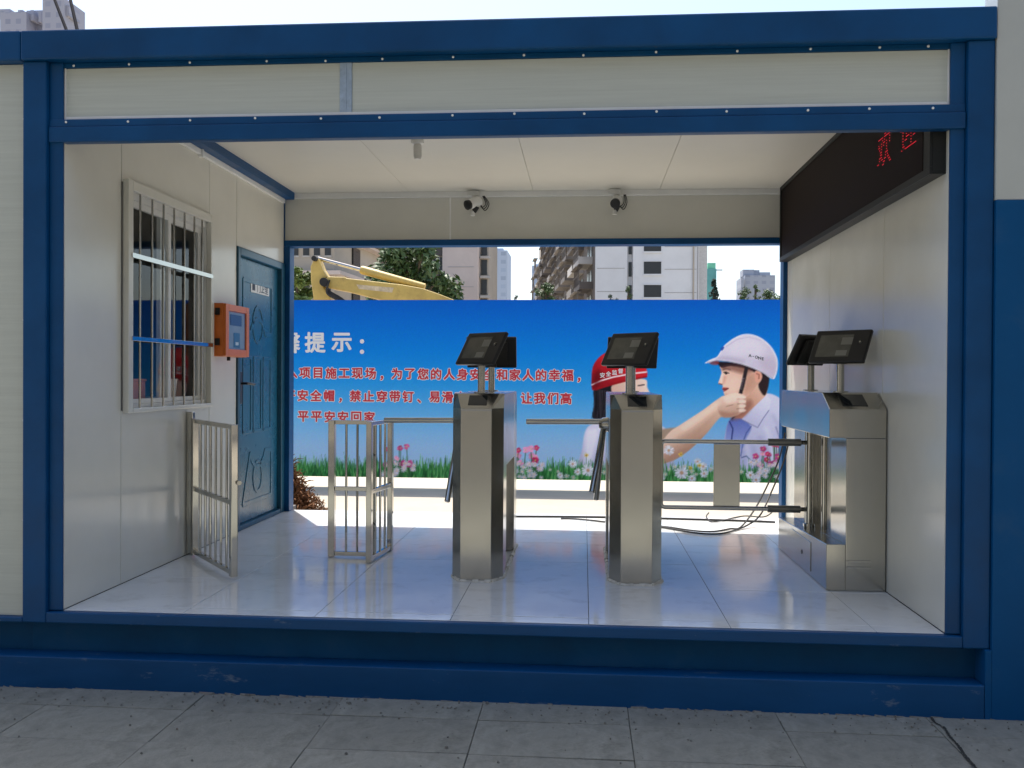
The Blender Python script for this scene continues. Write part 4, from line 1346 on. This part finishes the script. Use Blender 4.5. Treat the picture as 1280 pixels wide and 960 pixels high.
def treepx(name, u0, u1, v0, v1, y, lm, label, **k):
    a, b = px(u0, v0, y), px(u1, v1, y)
    cz, rz, rx = (a[2] + b[2]) / 2, (a[2] - b[2]) / 2, (b[0] - a[0]) / 2
    return tree(name, ((a[0] + b[0]) / 2, y), a[2] - GZ, cz, rx, rz, lm, label, leaf=k.pop('leaf', rx * (0.09 if y < 70 else 0.16)), **k)


treepx('broadleaf_tree', 462, 568, 306, 405, 60, LEAF[0], 'large dark leafy tree rising behind the excavator boom', n=5200, clumps=46, seed=3)
treepx('leafy_bush', 350, 394, 339, 420, 27, LEAF[2], 'bright green leafy tree left of the excavator stick', n=2600, clumps=26, seed=4, leaf=0.14)
treepx('broadleaf_tree', 672, 697, 356, 384, 95, LEAF[0], 'small green tree at the foot of the balcony block', n=1500, clumps=18, seed=5)
treepx('leafy_bush', 776, 791, 353, 400, 100, LEAF[0], 'spiky green plant in the slot of the white gable', n=800, clumps=14, seed=6)
treepx('leafy_bush', 758, 772, 369, 400, 100, LEAF[1], 'low dark shrub before the white gable wall', n=700, clumps=10, seed=16)
treepx('pine_tree', 884, 901, 349, 380, 90, LEAF[3], 'dark conical pine tree right of the white gable', n=1900, clumps=60, seed=7, conic=True)
treepx('broadleaf_tree', 640, 651, 369, 392, 80, LEAF[3], 'tip of a dark tree in the bright sky gap', n=500, clumps=10, seed=8)
for i, (u0, u1, v0) in enumerate(((922, 940, 362), (938, 950, 358), (950, 975, 366), (970, 992, 368))):
    treepx('broadleaf_tree', u0, u1, v0, 382, 210, LEAF[0], ['leftmost low tree below the distant grey tower', 'pointed tree below the middle of the distant grey tower', 'broad low tree below the right half of the distant grey tower', 'low tree at the right edge of the rear opening'][i], n=700, clumps=14, seed=20 + i)

# ------------------------------------------------------------------ buildings
WALLW = mat('white_render', (0.66, 0.66, 0.67), 0.8, var=0.06, vscale=.3, dirt=((0.45, 0.44, 0.42), .5, .55, .8, .35))
WALLB = mat('beige_render', (0.56, 0.47, 0.42), 0.85, var=0.08, vscale=.3, dirt=((0.36, 0.31, 0.28), .5, .55, .8, .4))
WALLT = mat('tan_render', (0.40, 0.35, 0.29), 0.85, var=0.10, vscale=.4)
WALLG = mat('grey_brown_render', (0.115, 0.10, 0.092), 0.85, var=0.2, vscale=.3)
RAIL = mat('balcony_edge', (0.42, 0.40, 0.38), 0.8, var=0.15, vscale=.6)
DARKW = mat('window_dark', (0.022, 0.02, 0.02), 0.25)
RAILD = mat('balcony_edge_grimy', (0.20, 0.18, 0.165), 0.85, var=0.3, vscale=.8)
JOINT = mat('wall_joint', (0.33, 0.31, 0.31), 0.9)


def towermat(name, col, win, fl_h, bay):
    """far tower: window grid from the material"""
    m = bpy.data.materials.new(name)
    m.use_nodes = True
    n, l = m.node_tree.nodes, m.node_tree.links
    b = n['Principled BSDF']
    b.inputs['Roughness'].default_value = 0.8
    tc = n.new('ShaderNodeTexCoord')
    mp = n.new('ShaderNodeMapping')
    mp.inputs['Rotation'].default_value = (math.radians(90), 0, 0)
    l.new(tc.outputs['Object'], mp.inputs[0])
    br = n.new('ShaderNodeTexBrick')
    br.offset = 0.0
    br.inputs['Scale'].default_value = 1.0
    br.inputs['Color1'].default_value = win + (1,)
    br.inputs['Color2'].default_value = tuple(q * 1.25 for q in win) + (1,)
    br.inputs['Mortar'].default_value = col + (1,)
    br.inputs['Mortar Size'].default_value = fl_h * 0.28
    br.inputs['Brick Width'].default_value = bay
    br.inputs['Row Height'].default_value = fl_h
    l.new(mp.outputs[0], br.inputs[0])
    l.new(br.outputs[0], b.inputs['Base Color'])
    return m


TWB = towermat('tower_hazed_blue_grey', (0.36, 0.42, 0.52), (0.26, 0.31, 0.40), 3.0, 3.4)  # distance haze is mixed into these three tower colours
TWG = towermat('tower_hazed_grey', (0.30, 0.325, 0.38), (0.22, 0.24, 0.295), 3.1, 3.6)
TWP = towermat('tower_hazed_mauve', (0.33, 0.33, 0.38), (0.24, 0.25, 0.31), 3.1, 3.2)
NET = mat('scaffold_netting', (0.10, 0.30, 0.30), 0.85, var=0.2, vscale=.2)
NETG = mat('scaffold_netting_green', (0.14, 0.46, 0.32), 0.85, var=0.2, vscale=.3)

# balcony block with white gable
GY = 106.0
d_ = np.array([-0.113, 0.994])
nrm = np.array([-0.994, -0.113])
gx0 = px(744, 340, GY)[0]
bk = thing('apartment_block', (gx0, GY, GZ), 'long apartment block with stacked balconies and a white windowed gable', 'building')
LEN, TOPZ = 108.0, 28.0


def bpq(s, o):
    q = np.array([gx0, GY]) + d_ * s + nrm * o
    return (float(q[0]), float(q[1]))


MB().prism([bpq(0.2, 0), bpq(LEN, 0), bpq(LEN, -12), bpq(0.2, -12)], 'z', GZ, TOPZ).build('wall', WALLG, bk)
rg = random.Random(2)
for fi in range(3, 9):
    z = GZ + 3.05 * fi
    for k in range(11):
        s0 = 2.5 + k * 9.6
        o = 1.5 + 0.25 * rg.random()
        m = MB().prism([bpq(s0, 0.01), bpq(s0 + 6.4, 0.01), bpq(s0 + 6.4, o), bpq(s0, o)], 'z', z, z + 0.18)
        m.prism([bpq(s0, o - 0.12), bpq(s0 + 6.4, o - 0.12), bpq(s0 + 6.4, o), bpq(s0, o)], 'z', z + 0.1802, z + (1.0 if rg.random() < .6 else 0.55))
        m.prism([bpq(s0 + 0.0, 0.01), bpq(s0 + 0.12, 0.01), bpq(s0 + 0.12, o - 0.121), bpq(s0, o - 0.121)], 'z', z + 0.1802, z + 0.9)
        bal = m.build('balcony', [RAILD, RAIL, WALLG][rg.choice((0, 0, 0, 1, 2))], bk)
        for j in range(2):
            w0 = s0 + 0.8 + j * 2.8
            MB().prism([bpq(w0, 0.0), bpq(w0 + 1.8, 0.0), bpq(w0 + 1.8, 0.06), bpq(w0, 0.06)], 'z', z + 0.3, z + 2.4).build('window', DARKW, bk)
        if rg.random() < .6:
            cg = MB()
            for j in range(7):
                w0 = s0 + .3 + j * .95
                cg.prism([bpq(w0, o), bpq(w0 + .07, o), bpq(w0 + .07, o + .07), bpq(w0, o + .07)], 'z', z + .56, z + 2.7)
            cg.prism([bpq(s0 + .2, o), bpq(s0 + 6.2, o), bpq(s0 + 6.2, o + .08), bpq(s0 + .2, o + .08)], 'z', z + 1.7, z + 1.8)
            cg.prism([bpq(s0 + .2, o - .4), bpq(s0 + 6.2, o - .4), bpq(s0 + 6.2, o + .5), bpq(s0 + .2, o + .5)], 'z', z + 2.70, z + 2.76)
            cg.build('window_cage', RAILD if rg.random() < .5 else WALLG, bk)
        if rg.random() < .7:
            w0 = s0 + rg.uniform(6.5, 8.3)
            MB().prism([bpq(w0, 0.01), bpq(w0 + .8, 0.01), bpq(w0 + .8, .45), bpq(w0, .45)], 'z', z + 0.4, z + 1.1).build('air_conditioner', WALLW, bk)
# parapet steps on the far roof line
for k in range(6):
    s0 = 20 + k * 15
    MB().prism([bpq(s0, 0.3), bpq(s0 + 6, 0.3), bpq(s0 + 6, -5), bpq(s0, -5)], 'z', TOPZ + 0.01, TOPZ + 1.6 + (k % 2)).build('roof_box', WALLT, bk)
# gable: two white leaves with a slot between
xs1, xs2, xe, xr = px(784, 340, GY)[0], px(791, 340, GY)[0], px(873, 340, GY)[0], px(885, 340, GY)[0]
B(gx0, xs1, GY - 0.1, GY + 10, GZ, TOPZ + 1).build('gable_wall', WALLW, bk)
B(xs1 + 0.01, xs2 - 0.01, GY + 0.6, GY + 10, GZ, TOPZ).build('slot_wall', WALLW, bk)
B(xs2, xe, GY - 0.6, GY + 10, GZ, TOPZ + 1).build('gable_wall', WALLW, bk)
B(xe + 0.01, xr, GY + 0.8, GY + 10, GZ, TOPZ).build('side_wall', mat('shade_grey_render', (0.50, 0.49, 0.48), .85), bk)
for i, v in enumerate((300, 328, 357, 386)):
    zt, zbm = px(805, v, GY)[2], px(805, v + 15, GY)[2]
    xa, xb = px(804.5, v, GY)[0], px(826, v, GY)[0]
    w = B(xa, xb, GY - 0.66, GY - 0.61, zbm, zt).build('window', DARKW, bk)
    B(xa - .12, xb + .12, GY - 0.72, GY - 0.61, zbm - .22, zbm - 0.02).build('sill', WALLW, w)
    B(xa - .10, xb + .10, GY - 0.70, GY - 0.61, zt + 0.02, zt + .12).build('head', WALLW, w)
    # slot windows
    B(xs1 + .18, xs2 - .10, GY + .5, GY + .59, zbm - .2, zt + .1).build('window', DARKW, bk)
    # joint lines
    z = zbm + 0.7
    B(xs2 + .01, xa - 1.2, GY - 0.63, GY - 0.601, z, z + .06).build('wall_joint', JOINT, bk)
    B(xb + .4, xe - .3, GY - 0.63, GY - 0.601, z - .2, z - .14).build('wall_joint', JOINT, bk)
    B(gx0 + .2, xs1 - .3, GY - 0.13, GY - 0.101, z, z + .06).build('wall_joint', JOINT, bk)
xp = px(866, 340, GY)[0]
MB().tube([(xp, GY - .72, GZ), (xp, GY - .72, TOPZ)], .09, 8).build('drain_pipe', WALLT, bk)
MB().tube([(xp + .5, GY - .70, GZ), (xp + .5, GY - .70, TOPZ)], .05, 6).build('drain_pipe', JOINT, bk)

# beige block behind the tree
Y2 = 92.0
b2 = thing('apartment_block', (px(525, 340, Y2)[0], Y2, GZ), 'beige apartment block behind the large tree, with a dark window column', 'building')
x0, x1, x2, x3 = [px(u, 340, Y2)[0] for u in (448, 553, 597, 608)]
B(x0, x1 - .01, Y2 + 1.2, Y2 + 12, GZ, 21).build('wall', WALLT, b2)
B(x1, x2, Y2, Y2 + 12, GZ, 21.6).build('wall', WALLB, b2)
B(x2 + .01, x3, Y2 + 2.0, Y2 + 12, GZ, 21).build('wall', WALLT, b2)
for i, v in enumerate((297, 322, 347, 372)):
    z = px(600, v, Y2)[2]
    B(x2 + .15, x3 - .15, Y2 + 1.9, Y2 + 1.99, z - 1.6, z).build('window', DARKW, b2)
    B(x2 + .1, x3 + .2, Y2 + 1.4, Y2 + 1.99, z - 2.0, z - 1.75).build('balcony', RAIL, b2)
    B(x1 + .6, x2 - .4, Y2 - .03, Y2 - .001, z - 1.0, z - .94).build('wall_joint', JOINT, b2)
    for u in (452, 470, 488, 506, 524, 541):
        xa = px(u, 340, Y2)[0]
        w = B(xa - .05, xa + 1.15, Y2 + 1.08, Y2 + 1.19, z - 1.35, z - 1.2).build('window', RAIL, b2)
        B(xa, xa + 1.05, Y2 + 1.12, Y2 + 1.19, z - 1.19, z + .2).build('pane', DARKW, w)
        B(xa + .49, xa + .56, Y2 + 1.09, Y2 + 1.118, z - 1.19, z + .2).build('mullion', RAIL, w)
    # balconies on the left end
    B(x0 - .9, x0 + 2.2, Y2 + .1, Y2 + 1.07, z - 1.75, z - 1.55).box(x0 - .9, x0 + 2.2, Y2 + .1, Y2 + .22, z - 1.5495, z - .9).build('balcony', RAIL, b2)
B(px(537, 340, Y2)[0], px(553, 340, Y2)[0], Y2 + .9, Y2 + 1.19, px(540, 318, Y2)[2], px(540, 303, Y2)[2]).build('window_cage', WALLG, b2)

# old block at the left edge
Y3 = 62.0
b3 = thing('apartment_block', (px(395, 340, Y3)[0], Y3, GZ), 'old tan block with slanting eaves behind the excavator stick', 'building')
xl, xr_ = px(330, 340, Y3)[0], px(418, 340, Y3)[0]
MB().prism([(xl, Y3), (xr_, Y3), (xr_ + 3.2, Y3 + 50), (xl, Y3 + 50)], 'z', GZ, 11.5).build('wall', WALLT, b3)
for i in range(4):
    z = 2.6 + i * 2.9
    MB().prism([(xl - .4, Y3 - .9), (xr_ + .7, Y3 - .9), (xr_ + 3.8, Y3 + 49), (xl - .4, Y3 + 49)], 'z', z, z + .28).build('eave_slab', WALLB, b3)
    for k in range(5):
        xa = px(352 + 13.5 * k, 340, Y3)[0]
        w = B(xa - .05, xa + .5, Y3 - .06, Y3 - .002, z - 1.55, z - 1.42).build('window', RAIL, b3)
        B(xa, xa + .45, Y3 - .05, Y3 - .002, z - 1.419, z - .2).build('pane', DARKW, w)
    for k in range(6):
        y = Y3 + 4 + k * 7.5
        xk = xr_ + 3.2 * (y - Y3) / 50
        B(xk + .0, xk + .14, y, y + 3.0, z - 1.6, z - .2).build('window', DARKW, b3)
MB().prism([(xl, Y3 - 1.2), (xr_ + .9, Y3 - 1.2), (xr_ + 4.1, Y3 + 50), (xl, Y3 + 50)], 'z', 11.501, 11.9).build('roof', WALLG, b3)


# far towers


def tower(u0, u1, v, y, m, label, steps=(), dep=18):
    x0_, x1_, z = px(u0, v, y)[0], px(u1, v, y)[0], px((u0 + u1) / 2, v, y)[2]
    t = thing('residential_tower', ((x0_ + x1_) / 2, y, GZ), label, 'tower', 'distant residential towers')
    B(x0_, x1_, y, y + dep, GZ, z).build('shaft', m, t)
    for a, b, vv, oy in steps:
        zt = px(a, vv, y)[2]
        B(px(a, v, y)[0], px(b, v, y)[0], y + oy, y + dep * .6, min(z, zt - 3) + 0.02 if oy > 0 else GZ, zt).build('stair_core', m, t)
    return t


tower(613, 634, 313, 330, TWB, 'pale blue-grey tower with flat top beside the beige block', ((609, 613, 318, 2.0), (616, 628, 309, 3.0)))
tower(665, 676, 332, 360, TWB, 'narrow pale tower left of the balcony block', ((668, 674, 329, 3.0),))
tower(931, 969, 344, 420, TWG, 'wide grey tower with stepped top, farthest right in the rear opening', ((930, 944, 336, 3), (945, 952, 336, 5), (952, 965, 339, 4), (925.5, 929, 348, -2)))
tower(0, 33, 15, 250, TWP, 'greyish mauve tower block with jagged roofline over the cabin top left', ((-6, 7, 8, 2), (17, 23, 9, 2), (34, 38, 10, 1.5), (43, 46, 11, 2)), 30)
tower(33.2, 53, 13, 255, TWP, 'low middle section of the mauve towers above the cabin roof', ((35, 40, 10, 2),), 24)
tower(53.2, 80, -3, 246, TWP, 'tallest mauve tower with flat top above the cabin roof', ((80.2, 84, 5, 1),), 11)
sc = thing('scaffolded_tower', (px(891, 340, 280)[0], 280, GZ), 'tower wrapped in teal netting with a green top', 'tower')
xa, xb = px(884, 340, 280)[0], px(895.5, 340, 280)[0]
z1, z2 = px(890, 336, 280)[2], px(890, 328.5, 280)[2]
B(xa, xb, 280, 292, GZ, z1).build('netting', NET, sc)
B(xa + .2, xb - .2, 280.3, 291, z1 + .02, z2).build('top_netting', NETG, sc)
B(xb - .5, xb + 2.0, 281, 281.4, z1 - .4, z1 - .1).build('scaffold_arm', JOINT, sc)

# utility pole (out of view) and the two wires that drop to the cabin roof
WIREM = mat('wire_sheath', (0.02, 0.02, 0.024), 0.9, spec=0.02)
pt = px(-28, -330, 6.0)
up_ = thing('utility_pole', (pt[0], 6.0, GZ), 'concrete utility pole carrying the two wires', 'pole')
MB().tube([(pt[0], 6.0, GZ - .05), (pt[0], 6.0, pt[2] + .2)], [.15, .10], 14).build('shaft', BRICKG, up_, smooth=True)
B(pt[0] - .5, pt[0] + .5, 5.95, 6.05, pt[2] - .05, pt[2] + .03).build('cross_arm', GALV, up_)
for i, (e, s) in enumerate((((97, 40.5), .45), ((84, 41), -.2))):
    q = pxf(e[0], e[1] - 1.5, 2.58)
    w = MB().tube([(pt[0] + s, 6.0, pt[2]), ((pt[0] + s + q[0]) / 2, (6 + q[1]) / 2, (pt[2] + 2.578) / 2 - .12), (q[0], q[1], 2.578)], .0075, 6).build('wire', WIREM, None)
    tag(w, ['right one of two dark wires dropping to the cabin roof before the mauve tower', 'left one of two dark wires dropping to the cabin roof before the mauve tower'][i], 'wire', 'wires above the cabin roof')
